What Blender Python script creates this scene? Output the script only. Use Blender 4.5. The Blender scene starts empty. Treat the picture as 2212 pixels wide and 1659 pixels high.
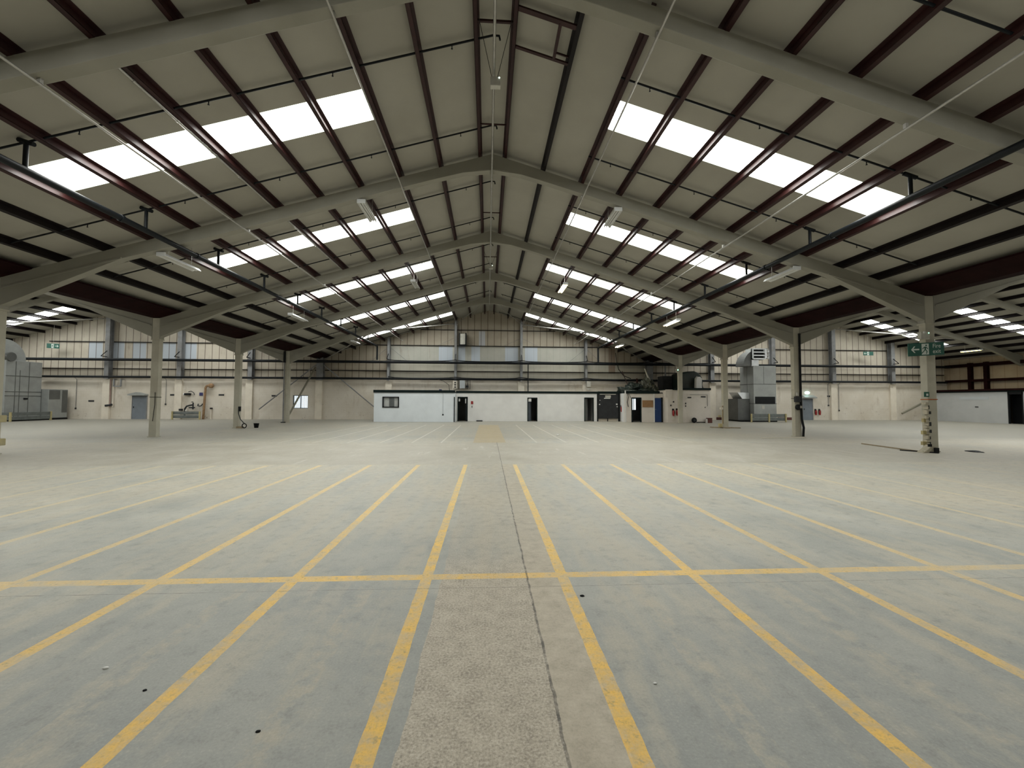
import bpy, bmesh, math, random
from mathutils import Vector, Matrix, noise
random.seed(7)
SC = bpy.context.scene
COL = SC.collection

# ------------------------------------------------------------------ layout
RX = 0.12              # ridge of the main hall
HALF = 15.82           # half span of a hall
SPAN = 2 * HALF
SL = 0.2945            # roof slope
ZR = 10.27             # top of the frames at the ridge
PD = 0.20              # purlin depth
ZC = ZR + PD           # underside of the roof lining at the ridge
FR = [7.72, 14.26, 20.80, 27.34, 33.88]     # frames in view
BAYS = [(1.18, 7.72), (7.72, 14.26), (14.26, 20.80), (20.80, 27.34), (27.34, 33.88), (33.88, 40.10)]
SKY = {0: 4.45, 1: 10.89, 2: 17.30, 3: 23.70, 4: 30.32, 5: 37.00}   # mid line of each rooflight
YW = 40.1              # inner face of the gable sheeting
YB = 39.9              # face of the lower block wall
HX0, HX1 = -46.6, 46.6
YBACK = -3.6
PX = [0.42 + 1.345 * k for k in range(11)]  # purlins, distance from the ridge
ORD = ['first', 'second', 'third', 'fourth', 'fifth', 'sixth', 'seventh', 'eighth', 'ninth', 'tenth', 'eleventh', 'twelfth']
BAYTXT = ['in front of the nearest frame', 'between first and second frames', 'between second and third frames',
          'between third and fourth frames', 'between fourth and fifth frames', 'between fifth frame and gable']

def rz(x, base=ZC, rx=RX):
    return base - SL * abs(x - rx)

# ------------------------------------------------------------------ mesh builder
class MB:
    def __init__(self):
        self.v = []; self.f = []; self.sm = []
    def add(self, vs, fs, smooth=False):
        b = len(self.v)
        self.v += [tuple(p) for p in vs]
        for f in fs:
            self.f.append(tuple(b + i for i in f)); self.sm.append(smooth)
        return self
    def box(self, x0, x1, y0, y1, z0, z1):
        vs = [(x, y, z) for x in (x0, x1) for y in (y0, y1) for z in (z0, z1)]
        return self.add(vs, [(0, 1, 3, 2), (4, 6, 7, 5), (0, 4, 5, 1), (2, 3, 7, 6), (0, 2, 6, 4), (1, 5, 7, 3)])
    def prism(self, prof, axis, a, b):
        # prof: list of 2D points; axis 'y': (x,z); 'x': (y,z); 'z': (x,y)
        def P(p, t):
            return {'y': (p[0], t, p[1]), 'x': (t, p[0], p[1]), 'z': (p[0], p[1], t)}[axis]
        n = len(prof)
        vs = [P(p, a) for p in prof] + [P(p, b) for p in prof]
        fs = [tuple(range(n)), tuple(range(2 * n - 1, n - 1, -1))]
        fs += [(i, i + n, (i + 1) % n + n, (i + 1) % n) for i in range(n)]
        return self.add(vs, fs)
    def tube(self, pts, r, n=10, cap=True, smooth=True):
        pts = [Vector(p) for p in pts]
        rs = r if isinstance(r, (list, tuple)) else [r] * len(pts)
        rings = []
        prev = None
        for i, p in enumerate(pts):
            if i == 0: t = pts[1] - p
            elif i == len(pts) - 1: t = p - pts[i - 1]
            else: t = (pts[i + 1] - p).normalized() + (p - pts[i - 1]).normalized()
            t.normalize()
            up = prev if prev is not None else (Vector((0, 0, 1)) if abs(t.z) < 0.9 else Vector((1, 0, 0)))
            a = t.cross(up); a.normalize(); b = a.cross(t); b.normalize(); prev = b
            rings.append([p + (a * math.cos(k * 2 * math.pi / n) + b * math.sin(k * 2 * math.pi / n)) * rs[i] for k in range(n)])
        vs = [q for ring in rings for q in ring]
        fs = []
        for i in range(len(rings) - 1):
            for k in range(n):
                fs.append((i * n + k, i * n + (k + 1) % n, (i + 1) * n + (k + 1) % n, (i + 1) * n + k))
        self.add(vs, fs, smooth)
        if cap:
            self.add(rings[0], [tuple(range(n - 1, -1, -1))]); self.add(rings[-1], [tuple(range(n))])
        return self
    def bar(self, p, q, w, h=None):
        h = h or w
        p, q = Vector(p), Vector(q)
        t = (q - p).normalized()
        up = Vector((0, 0, 1)) if abs(t.z) < 0.95 else Vector((0, 1, 0))
        a = t.cross(up).normalized() * w / 2; b = a.cross(t).normalized() * h / 2
        vs = [p + a + b, p + a - b, p - a - b, p - a + b, q + a + b, q + a - b, q - a - b, q - a + b]
        return self.add(vs, [(0, 1, 2, 3), (7, 6, 5, 4), (0, 4, 5, 1), (1, 5, 6, 2), (2, 6, 7, 3), (3, 7, 4, 0)])
    def lathe(self, prof, c, n=16, axis='z', smooth=True):
        # prof: (r, h)
        rings = []
        for r, h in prof:
            ring = []
            for k in range(n):
                a = 2 * math.pi * k / n
                u, w = r * math.cos(a), r * math.sin(a)
                p = {'z': (u, w, h), 'y': (u, h, w), 'x': (h, u, w)}[axis]
                ring.append((c[0] + p[0], c[1] + p[1], c[2] + p[2]))
            rings.append(ring)
        fs = []
        for i in range(len(rings) - 1):
            for k in range(n):
                fs.append((i * n + k, i * n + (k + 1) % n, (i + 1) * n + (k + 1) % n, (i + 1) * n + k))
        self.add([p for r in rings for p in r], fs, smooth)
        self.add(rings[0], [tuple(range(n - 1, -1, -1))]); self.add(rings[-1], [tuple(range(n))])
        return self
    def build(self, name, mat, parent=None, bevel=0.0):
        me = bpy.data.meshes.new(name)
        me.from_pydata(self.v, [], self.f)
        me.polygons.foreach_set('use_smooth', self.sm)
        bm = bmesh.new(); bm.from_mesh(me)
        bmesh.ops.recalc_face_normals(bm, faces=bm.faces)
        bm.to_mesh(me); bm.free()
        me.materials.append(mat)
        o = bpy.data.objects.new(name, me)
        COL.objects.link(o)
        if name == 'translucent_sheet' or name.startswith('window_') and mat is M['sky']:
            me.materials.append(M['sheet_edge'])
            for p in me.polygons:
                if p.normal.z > -0.5: p.material_index = 1
        if bevel:
            m = o.modifiers.new('bevel', 'BEVEL'); m.width = bevel; m.segments = 2; m.limit_method = 'ANGLE'
        if parent is not None:
            o.parent = parent
            o.matrix_parent_inverse = Matrix.Translation(-Vector(parent.location)) if parent.type == 'EMPTY' else Matrix.Identity(4)
        return o

def B(*a):
    return MB().box(*a)

def tag(o, label, cat, group=None, kind=None):
    o['label'] = label; o['category'] = cat
    if group: o['group'] = group
    if kind: o['kind'] = kind
    return o

def struct(o, label=None):
    o['kind'] = 'structure'
    if label: o['label'] = label; 
    return o

def thing(name, loc, label, cat, group=None):
    o = bpy.data.objects.new(name, None)
    o.empty_display_size = 0.2
    COL.objects.link(o); o.location = loc
    return tag(o, label, cat, group)

# ------------------------------------------------------------------ materials
class NT:
    """small helper to write node graphs"""
    def __init__(self, name):
        self.m = bpy.data.materials.new(name); self.m.use_nodes = True
        self.t = self.m.node_tree; self.n = self.t.nodes
        self.p = self.n['Principled BSDF']
        self._pos = None
    def link(self, a, b): self.t.links.new(a, b)
    def pos(self):
        if self._pos is None:
            g = self.n.new('ShaderNodeNewGeometry'); s = self.n.new('ShaderNodeSeparateXYZ')
            self.link(g.outputs['Position'], s.inputs[0]); self._g = g
            self._pos = (s.outputs[0], s.outputs[1], s.outputs[2])
        return self._pos
    def setin(self, sock, v):
        if hasattr(v, 'is_output'): self.link(v, sock)
        else: sock.default_value = v
    def M(self, op, a, b=0.0, c=0.0, clamp=False):
        n = self.n.new('ShaderNodeMath'); n.operation = op; n.use_clamp = clamp
        self.setin(n.inputs[0], a); self.setin(n.inputs[1], b)
        if op in ('COMPARE', 'MULTIPLY_ADD', 'SMOOTH_MIN'): self.setin(n.inputs[2], c)
        return n.outputs[0]
    def rng(self, x, a, b):
        return self.M('MULTIPLY', self.M('GREATER_THAN', x, a), self.M('LESS_THAN', x, b))
    def ramp(self, x, a, b, lo=0.0, hi=1.0):
        n = self.n.new('ShaderNodeMapRange'); n.clamp = True
        self.setin(n.inputs[0], x)
        for i, v in enumerate((a, b, lo, hi)): n.inputs[i + 1].default_value = v
        return n.outputs[0]
    def noise(self, scale=1.0, detail=4.0, rough=0.55, stretch=(1, 1, 1), off=(0, 0, 0)):
        self.pos()
        mp = self.n.new('ShaderNodeMapping'); mp.inputs['Scale'].default_value = stretch; mp.inputs['Location'].default_value = off
        self.link(self._g.outputs['Position'], mp.inputs[0])
        t = self.n.new('ShaderNodeTexNoise'); t.inputs['Scale'].default_value = scale
        t.inputs['Detail'].default_value = detail; t.inputs['Roughness'].default_value = rough
        self.link(mp.outputs[0], t.inputs['Vector'])
        return t.outputs['Fac']
    def mix(self, f, a, b):
        n = self.n.new('ShaderNodeMix'); n.data_type = 'RGBA'
        self.setin(n.inputs['Factor'], f)
        for nm, v in (('A', a), ('B', b)):
            s = [i for i in n.inputs if i.name == nm and i.type == 'RGBA'][0]
            if isinstance(v, tuple): s.default_value = (*v[:3], 1)
            else: self.link(v, s)
        return [o for o in n.outputs if o.type == 'RGBA'][0]
    def bump(self, h, strength=0.2, dist=0.02):
        b = self.n.new('ShaderNodeBump'); b.inputs['Strength'].default_value = strength; b.inputs['Distance'].default_value = dist
        self.link(h, b.inputs['Height']); self.link(b.outputs[0], self.p.inputs['Normal'])
    def done(self, color, rough=0.6, metal=0.0, spec=0.5):
        self.setin(self.p.inputs['Base Color'], color if not isinstance(color, tuple) else (*color[:3], 1))
        self.setin(self.p.inputs['Roughness'], rough)
        self.p.inputs['Metallic'].default_value = metal
        self.p.inputs['Specular IOR Level'].default_value = spec
        return self.m

def paint(name, col, rough=0.55, var=0.18, scale=3.0, metal=0.0, dirt=None, spec=0.5):
    t = NT(name)
    n1 = t.noise(scale, 5); dark = tuple(c * (1 - var) for c in col); lite = tuple(min(1, c * (1 + var)) for c in col)
    c = t.mix(t.ramp(n1, 0.3, 0.7), dark, lite)
    if dirt:
        n2 = t.noise(scale * 0.35, 6, 0.65, off=(3, 7, 1))
        c = t.mix(t.ramp(n2, 0.52, 0.72, 0, 0.7), c, dirt)
    return t.done(c, rough, metal, spec)

def emit(name, col, strength):
    t = NT(name)
    t.p.inputs['Base Color'].default_value = (*col, 1)
    t.p.inputs['Emission Color'].default_value = (*col, 1)
    t.p.inputs['Emission Strength'].default_value = strength
    t.p.inputs['Roughness'].default_value = 0.4
    return t.m

M = {}
M['frame'] = paint('pale_concrete_frame', (0.29, 0.28, 0.235), 0.7, 0.06, 1.2, dirt=(0.25, 0.24, 0.19))
M['column'] = paint('pale_concrete_column', (0.46, 0.44, 0.36), 0.7, 0.08, 2.2, dirt=(0.38, 0.345, 0.275))
M['purlin'] = paint('oxide_red_steel', (0.030, 0.0085, 0.008), 0.48, 0.3, 2.0, spec=0.3)
M['purlin_dark'] = paint('dark_steel', (0.010, 0.007, 0.007), 0.55, 0.3, 2.0, spec=0.2)
M['gutter'] = paint('dark_red_gutter', (0.014, 0.004, 0.004), 0.8, 0.3, 2.0, spec=0.05)
M['black_pipe'] = paint('black_steel_pipe', (0.006, 0.008, 0.010), 0.52, 0.3, 3.0, spec=0.22)
M['galv'] = paint('galvanised_steel', (0.42, 0.41, 0.38), 0.38, 0.12, 6.0, metal=0.7)
M['duct'] = paint('grey_duct_sheet', (0.33, 0.345, 0.335), 0.5, 0.10, 1.5, metal=0.1, dirt=(0.26, 0.26, 0.25))
M['duct_dark'] = paint('dark_duct_sheet', (0.13, 0.135, 0.13), 0.5, 0.15, 1.5, metal=0.3)
M['duct_bright'] = paint('bright_duct_sheet', (0.60, 0.62, 0.63), 0.3, 0.1, 3, metal=0.6)
M['grey_steel'] = paint('grey_gable_steel', (0.20, 0.205, 0.21), 0.6, 0.2, 2.0, dirt=(0.14, 0.12, 0.10))
M['black'] = paint('black_paint', (0.008, 0.009, 0.010), 0.6, 0.2, 4, spec=0.2)
M['dark_grey'] = paint('dark_grey_paint', (0.028, 0.030, 0.033), 0.6, 0.2, 3, spec=0.25)
M['fascia'] = paint('dark_green_fascia', (0.006, 0.013, 0.013), 0.7, 0.2, 3, spec=0.15)
M['white'] = paint('white_plastic', (0.72, 0.72, 0.70), 0.45, 0.04, 4)
M['white_dirty'] = paint('dirty_white_box', (0.50, 0.49, 0.44), 0.5, 0.1, 5, dirt=(0.3, 0.28, 0.22))
M['cream'] = paint('cream_pier_paint', (0.72, 0.66, 0.56), 0.7, 0.06, 2, dirt=(0.60, 0.53, 0.43))
M['cabin_blue'] = paint('bluish_white_block', (0.72, 0.77, 0.81), 0.65, 0.04, 1.5, dirt=(0.65, 0.69, 0.73))
M['cabin_grey'] = paint('greyish_white_board', (0.45, 0.46, 0.46), 0.65, 0.05, 1.0, dirt=(0.38, 0.385, 0.375))  # white darkened, with the shade of the right hall put into the colour
M['cabin_white'] = paint('white_block', (0.78, 0.78, 0.77), 0.65, 0.04, 1.5, dirt=(0.70, 0.69, 0.67))
M['cabin_cream'] = paint('cream_block', (0.70, 0.65, 0.59), 0.65, 0.06, 1.5, dirt=(0.56, 0.5, 0.42))
M['yellow'] = paint('faded_yellow_paint', (0.42, 0.36, 0.18), 0.6, 0.15, 5, dirt=(0.36, 0.33, 0.22))
M['rail'] = paint('grey_barrier_steel', (0.13, 0.145, 0.14), 0.5, 0.2, 3)
M['rust'] = paint('rusty_pipe', (0.27, 0.165, 0.085), 0.75, 0.3, 8)
M['pink_pipe'] = paint('pinkish_pipe_paint', (0.34, 0.24, 0.21), 0.6, 0.15, 4)
M['red'] = paint('red_enamel', (0.30, 0.02, 0.02), 0.35, 0.15, 5)
M['dark_red'] = paint('dark_red_kerb', (0.09, 0.025, 0.018), 0.6, 0.2, 3)
M['orange'] = paint('orange_strap', (0.40, 0.10, 0.02), 0.6, 0.1, 5)
M['blue_door'] = paint('blue_door_paint', (0.006, 0.035, 0.14), 0.5, 0.1, 3)
M['grey_door'] = paint('blue_grey_door', (0.17, 0.195, 0.225), 0.45, 0.08, 3)
M['plaster'] = paint('dusty_plaster', (0.48, 0.44, 0.34), 0.8, 0.15, 9, dirt=(0.30, 0.27, 0.2))
M['brown_board'] = paint('brown_board', (0.30, 0.17, 0.075), 0.7, 0.1, 5)
M['brace'] = paint('olive_grey_brace', (0.20, 0.19, 0.14), 0.6, 0.1, 3)
M['timber'] = paint('old_timber', (0.30, 0.24, 0.15), 0.75, 0.2, 8)
M['sign_green'] = paint('sign_green', (0.005, 0.085, 0.06), 0.4, 0.08, 5)
M['sign_white'] = paint('sign_white', (0.62, 0.68, 0.64), 0.5, 0.03, 5)
M['tarp'] = paint('dark_green_tarpaulin', (0.010, 0.020, 0.016), 0.45, 0.4, 2, dirt=(0.04, 0.045, 0.03))
M['tarp_light'] = paint('olive_tarpaulin', (0.05, 0.055, 0.038), 0.5, 0.4, 2)
M['blue_plate'] = paint('blue_plate', (0.03, 0.03, 0.12), 0.5, 0.1, 5)
M['pale_blue'] = paint('pale_interior', (0.45, 0.48, 0.50), 0.5, 0.06, 2)
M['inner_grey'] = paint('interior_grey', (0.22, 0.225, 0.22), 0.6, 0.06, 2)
M['lamp_off'] = paint('lamp_reflector_white', (0.62, 0.63, 0.63), 0.4, 0.03, 3)
M['tube_off'] = paint('unlit_tube', (0.75, 0.75, 0.72), 0.3, 0.02, 3)
M['tube_on'] = emit('lit_tube_warm', (1.0, 0.80, 0.42), 22)
M['tube_yellow'] = emit('lit_tube_yellow', (1.0, 0.78, 0.22), 14)
M['led_green'] = emit('green_led', (0.25, 1.0, 0.55), 6)
M['led_white'] = emit('white_led', (0.8, 1.0, 0.85), 6)
M['exit_lit'] = emit('lit_exit_light', (0.62, 1.0, 0.9), 5)

SKYLIGHT = 13.0
def rooflight_mat():
    t = NT('translucent_rooflight_sheet')
    x, y, z = t.pos()
    n = t.noise(2.2, 8, 0.7, stretch=(0.6, 3.0, 1)); n2 = t.noise(9, 5, 0.6)
    rib = t.M('PINGPONG', y, 0.09)
    f = t.M('MULTIPLY', t.ramp(n, 0.35, 0.75, 1.0, 0.82), t.ramp(rib, 0.0, 0.02, 0.93, 1.0))
    f = t.M('MULTIPLY', f, t.ramp(n2, 0.62, 0.75, 1.0, 0.85))
    t.p.inputs['Base Color'].default_value = (0.75, 0.85, 0.86, 1)
    t.p.inputs['Emission Color'].default_value = (0.985, 1.0, 0.955, 1)
    t.link(t.M('MULTIPLY', f, SKYLIGHT), t.p.inputs['Emission Strength'])
    return t.m
M['sky'] = rooflight_mat()
M['sheet_edge'] = paint('rooflight_outer_face', (0.7, 0.75, 0.75), 0.5, 0.02)
M['sky'].cycles.emission_sampling = 'FRONT'
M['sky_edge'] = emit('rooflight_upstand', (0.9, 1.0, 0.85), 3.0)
M['window_glow'] = emit('daylight_window_pane', (0.86, 0.95, 1.0), 0.85)  # also used for the glowing strip added inside the bluish cabin

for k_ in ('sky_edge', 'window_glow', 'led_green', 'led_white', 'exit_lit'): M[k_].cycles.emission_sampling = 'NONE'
def floor_mat():
    t = NT('worn_painted_concrete_floor')
    x, y, z = t.pos()
    big = t.noise(0.22, 4, 0.6); med = t.noise(0.9, 5, 0.62, off=(5, 2, 0)); fine = t.noise(7, 5, 0.7)
    vfine = t.noise(62, 2, 0.7); streak = t.noise(1.6, 4, 0.6, stretch=(2.2, 0.35, 1), off=(9, 1, 0))
    grey = t.mix(t.ramp(med, 0.3, 0.7), t.mix(t.ramp(y, 3.0, 7.0), (0.290, 0.303, 0.290), (0.375, 0.382, 0.352)), t.mix(t.ramp(y, 3.0, 7.0), (0.400, 0.400, 0.368), (0.510, 0.500, 0.445)))  # grey base gets lighter away from the camera
    tan = t.mix(t.ramp(fine, 0.3, 0.7), (0.510, 0.460, 0.360), (0.610, 0.560, 0.455))
    ax = t.M('ABSOLUTE', x)
    # tan tone grows away from the camera and into the side halls
    tan_grow = t.M('ADD', t.M('MULTIPLY', t.ramp(y, 2.5, 8, 0.0, 0.42), 1.0), t.ramp(ax, 4, 20, 0.0, 0.25))
    tan_fac = t.M('ADD', tan_grow, t.M('MULTIPLY', t.M('SUBTRACT', big, 0.5), 2.6))
    tan_fac = t.M('ADD', tan_fac, t.M('MULTIPLY', t.M('SUBTRACT', streak, 0.5), 1.8), clamp=True)
    c = t.mix(tan_fac, grey, tan)
    # pale scuffs and dark smears of the paint
    c = t.mix(t.ramp(streak, 0.60, 0.78, 0, 0.45), c, (0.42, 0.415, 0.39))
    c = t.mix(t.ramp(t.noise(0.7, 4, 0.7, stretch=(1.5, 0.8, 1), off=(2, 8, 4)), 0.60, 0.75, 0, 0.45), c, (0.215, 0.222, 0.215))
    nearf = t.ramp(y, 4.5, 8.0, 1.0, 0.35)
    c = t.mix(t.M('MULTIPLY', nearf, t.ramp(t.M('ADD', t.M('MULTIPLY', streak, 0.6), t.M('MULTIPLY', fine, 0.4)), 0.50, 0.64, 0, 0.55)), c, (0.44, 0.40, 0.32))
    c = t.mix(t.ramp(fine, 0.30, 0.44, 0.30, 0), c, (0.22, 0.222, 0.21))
    farf = t.M('MULTIPLY', t.ramp(t.M('ADD', y, t.M('MULTIPLY', big, 5.0)), 19.5, 22.5), t.ramp(ax, 15, 19, 0.55, 0.9))  # floor tone turns darker beyond the cross aisle, most in the side halls
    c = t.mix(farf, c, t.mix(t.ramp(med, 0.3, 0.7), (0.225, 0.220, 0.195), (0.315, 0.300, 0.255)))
    # bare concrete strip in the middle
    wob = t.M('MULTIPLY', t.M('SUBTRACT', t.noise(1.3, 5, 0.6), 0.5), 0.10)
    xw = t.M('ADD', x, wob)
    rough_c = t.mix(t.ramp(t.M('ADD', t.M('MULTIPLY', fine, 0.4), t.M('MULTIPLY', vfine, 0.6)), 0.36, 0.64), (0.345, 0.300, 0.238), (0.560, 0.505, 0.412))
    rough_c = t.mix(t.ramp(vfine, 0.56, 0.68, 0, 0.5), rough_c, (0.60, 0.56, 0.49))
    rough_c = t.mix(t.ramp(vfine, 0.30, 0.42, 0.4, 0), rough_c, (0.24, 0.21, 0.17))
    bare = t.M('MULTIPLY', t.rng(xw, -0.44, 0.41), t.ramp(y, 4.2, 5.0, 1.0, 0.35))
    bare = t.M('MULTIPLY', bare, t.M('LESS_THAN', y, 11.7))
    c = t.mix(bare, c, rough_c)
    side = t.M('MULTIPLY', t.rng(xw, 0.41, 0.72), t.M('LESS_THAN', y, 11.7))
    c = t.mix(t.M('MULTIPLY', side, t.ramp(y, 4.2, 6.5, 1.0, 0.6)), c, t.mix(t.ramp(fine, 0.3, 0.7), (0.410, 0.360, 0.280), (0.540, 0.480, 0.385)))
    # cross aisle of bare, pale concrete
    ais = t.M('MULTIPLY', t.rng(y, 11.75, 17.5), t.ramp(ax, 11, 20, 1.0, 0.35))
    pale = t.mix(t.ramp(med, 0.35, 0.7), (0.410, 0.380, 0.315), (0.500, 0.475, 0.415))
    pale = t.mix(t.ramp(streak, 0.6, 0.72, 0, 0.7), pale, (0.62, 0.60, 0.55))
    c = t.mix(t.M('MULTIPLY', ais, 0.85), c, pale)
    # bare aisle beyond carries old yellow paint
    yel = t.M('MULTIPLY', t.rng(xw, -0.60, 0.78), t.rng(y, 17.75, 30.9))
    c = t.mix(t.M('MULTIPLY', yel, t.ramp(fine, 0.3, 0.65, 0.6, 0.9)), c, (0.44, 0.36, 0.225))
    # painted lines
    lw = t.M('ADD', x, t.M('MULTIPLY', t.M('SUBTRACT', t.noise(6, 3, 0.5), 0.5), 0.016))
    def lines(xs, hw):
        s = None
        for q in xs:
            k = t.M('COMPARE', lw, q, hw)
            s = k if s is None else t.M('ADD', s, k)
        return t.M('MINIMUM', s, 1.0)
    near = t.M('MULTIPLY', lines([-9.95, -8.58, -7.22, -5.87, -4.48, -3.16, -1.87, -0.59, 0.76, 2.09, 3.46, 4.80, 6.20, 7.62, 9.02, 10.4], 0.054), t.M('LESS_THAN', y, 11.65))
    far = t.M('MULTIPLY', lines([-8.6, -7.2, -5.8, -4.45, -3.15, -1.93, 2.10, 3.36, 4.76, 6.15, 7.5, 8.9], 0.035), t.rng(y, 17.8, 30.9))
    yc = t.M('ADD', y, t.M('MULTIPLY', x, 0.0068))
    cross = t.M('COMPARE', yc, 4.277, 0.062)
    cross = t.M('MULTIPLY', cross, t.ramp(ax, 5, 9, 1.0, 0.4))
    edge = t.M('MULTIPLY', t.M('COMPARE', yc, 11.72, 0.06), t.M('MULTIPLY', t.ramp(ax, 8, 12, 0.8, 0.0), t.ramp(med, 0.4, 0.6)))
    edge2 = t.M('MULTIPLY', t.M('COMPARE', yc, 17.6, 0.06), t.M('MULTIPLY', t.ramp(ax, 8, 12, 0.7, 0.0), t.ramp(med, 0.4, 0.6)))
    wear = t.M('ADD', t.M('MULTIPLY', fine, 0.8), t.M('MULTIPLY', med, 0.5))
    keep = t.ramp(wear, 0.54, 0.80, 1.0, 0.35)
    fade = t.M('MULTIPLY', t.ramp(ax, 0.8, 10.5, 1.0, 0.30), keep)
    oran = t.mix(t.ramp(t.noise(3.2, 6, 0.65), 0.35, 0.68), (0.95, 0.57, 0.085), (0.80, 0.52, 0.14))
    lc = t.mix(t.ramp(y, 2.5, 9, 0.0, 0.75), oran, (0.90, 0.68, 0.30))
    lc = t.mix(t.ramp(ax, 2.5, 9, 0, 0.7), lc, (0.74, 0.67, 0.48))
    lc = t.mix(t.ramp(t.noise(20, 3, 0.7, off=(1, 2, 0)), 0.56, 0.68, 0.0, 0.6), lc, (0.36, 0.27, 0.10))
    allm = t.M('MINIMUM', t.M('ADD', near, cross), 1.0)
    c = t.mix(t.M('MULTIPLY', allm, fade), c, lc)
    c = t.mix(t.M('MULTIPLY', edge, 0.8), c, (0.50, 0.46, 0.36))
    c = t.mix(t.M('MULTIPLY', edge2, 0.8), c, (0.20, 0.19, 0.17))
    c = t.mix(t.M('MULTIPLY', far, t.ramp(med, 0.3, 0.7, 0.85, 0.4)), c, (0.62, 0.60, 0.53))
    # old ghost lines scraped off
    gh = t.M('MULTIPLY', lines([-1.12, -2.28, 1.42, 2.72], 0.075), t.M('MULTIPLY', t.rng(y, 1.0, 4.1), t.ramp(fine, 0.44, 0.60)))
    c = t.mix(t.M('MULTIPLY', gh, 0.5), c, (0.47, 0.42, 0.33))
    # construction joint
    cw = t.M('ADD', x, t.M('MULTIPLY', t.M('SUBTRACT', t.noise(2.5, 6, 0.7), 0.5), 0.05))
    crack = t.M('MULTIPLY', t.M('COMPARE', cw, 0.405, 0.009), t.M('LESS_THAN', y, 18))
    c = t.mix(t.M('MULTIPLY', crack, t.ramp(fine, 0.35, 0.6, 0.9, 0.35)), c, (0.06, 0.055, 0.05))
    j2 = t.M('COMPARE', t.M('ADD', yc, t.M('MULTIPLY', t.M('SUBTRACT', med, 0.5), 0.03)), 4.02, 0.006)
    c = t.mix(t.M('MULTIPLY', j2, t.M('MULTIPLY', t.ramp(fine, 0.4, 0.6), 0.6)), c, (0.09, 0.085, 0.08))
    # fine mottling and grit
    c = t.mix(t.ramp(t.M('ADD', t.M('MULTIPLY', fine, 0.4), t.M('MULTIPLY', vfine, 0.6)), 0.36, 0.50, 0.20, 0.0), c, (0.13, 0.125, 0.11))
    c = t.mix(t.ramp(t.M('ADD', t.M('MULTIPLY', fine, 0.4), t.M('MULTIPLY', vfine, 0.6)), 0.54, 0.70, 0.0, 0.24), c, (0.72, 0.69, 0.61))
    c = t.mix(t.ramp(vfine, 0.66, 0.72, 0, 0.30), c, (0.40, 0.39, 0.36))
    c = t.mix(t.ramp(t.noise(16, 6, 0.75, off=(4, 4, 0)), 0.69, 0.75, 0, 0.6), c, (0.09, 0.09, 0.085))
    t.bump(fine, 0.12, 0.01)
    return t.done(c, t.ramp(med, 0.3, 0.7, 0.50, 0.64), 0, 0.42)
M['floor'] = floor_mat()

def ceiling_mat():
    t = NT('roof_lining')
    n = t.noise(0.5, 5, 0.6)
    c = t.mix(t.ramp(n, 0.35, 0.68), (0.35, 0.335, 0.285), (0.395, 0.38, 0.325))
    c = t.mix(t.ramp(t.noise(0.16, 4, 0.5, off=(1, 5, 2)), 0.55, 0.75, 0, 0.5), c, (0.32, 0.305, 0.26))
    return t.done(c, 0.65, 0, 0.35)
M['ceiling'] = ceiling_mat()

def sheeting_mat():
    t = NT('gable_sheeting')
    x, y, z = t.pos()
    n = t.noise(0.8, 6, 0.6); st = t.noise(2.2, 6, 0.65, stretch=(1.5, 1, 0.25))
    c = t.mix(t.ramp(n, 0.35, 0.7), (0.37, 0.32, 0.25), (0.43, 0.385, 0.31))
    c = t.mix(t.ramp(t.M('ABSOLUTE', x), 15.0, 16.5), c, t.mix(t.ramp(n, 0.35, 0.7), (0.50, 0.45, 0.37), (0.58, 0.53, 0.44)))
    midx = t.rng(x, -9.3, 9.5)
    # plain pale sheet on the middle bays
    wz = t.M('MULTIPLY', t.rng(z, 5.4, 6.98), midx)
    c = t.mix(wz, c, t.mix(t.ramp(n, 0.35, 0.7), (0.42, 0.42, 0.37), (0.48, 0.47, 0.42)))
    lz = t.M('MULTIPLY', t.M('LESS_THAN', z, 5.4), t.rng(x, -9.3, 15.5))
    c = t.mix(lz, c, t.mix(t.ramp(n, 0.35, 0.7), (0.40, 0.38, 0.32), (0.46, 0.44, 0.37)))
    # dark rusty marks
    c = t.mix(t.ramp(st, 0.58, 0.74, 0, 0.55), c, (0.28, 0.21, 0.16))
    # replacement bluish panels
    for a, b in ((-36.22, -35.02), (-34.34, -33.14), (-32.41, -31.24), (-29.83, -28.65), (-27.99, -26.81), (-4.66, -3.35), (-2.82, -2.16), (-1.58, -0.75), (1.65, 2.90), (3.57, 4.78)):
        c = t.mix(t.M('MULTIPLY', t.rng(x, a, b), t.rng(z, 5.4, 6.98)), c, (0.50, 0.55, 0.61))
    c = t.mix(t.M('MULTIPLY', t.rng(x, -0.86, -0.27), t.rng(z, 7.05, 8.45)), c, (0.47, 0.48, 0.50))
    c = t.mix(t.M('MULTIPLY', t.rng(x, 11.75, 12.40), t.rng(z, 4.5, 7.2)), c, (0.27, 0.21, 0.16))
    # vertical joints
    fx = t.M('PINGPONG', t.M('ADD', x, 0.02), 0.3175)
    jt = t.M('LESS_THAN', fx, 0.026)
    off = t.M('MINIMUM', t.M('ADD', wz, lz), 1.0)
    keep = t.M('SUBTRACT', 1.0, t.M('MULTIPLY', off, 0.85))
    c = t.mix(t.M('MULTIPLY', jt, t.M('MULTIPLY', keep, 0.85)), c, (0.09, 0.065, 0.045))
    return t.done(c, 0.6, 0, 0.4)
M['sheet'] = sheeting_mat()

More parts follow.
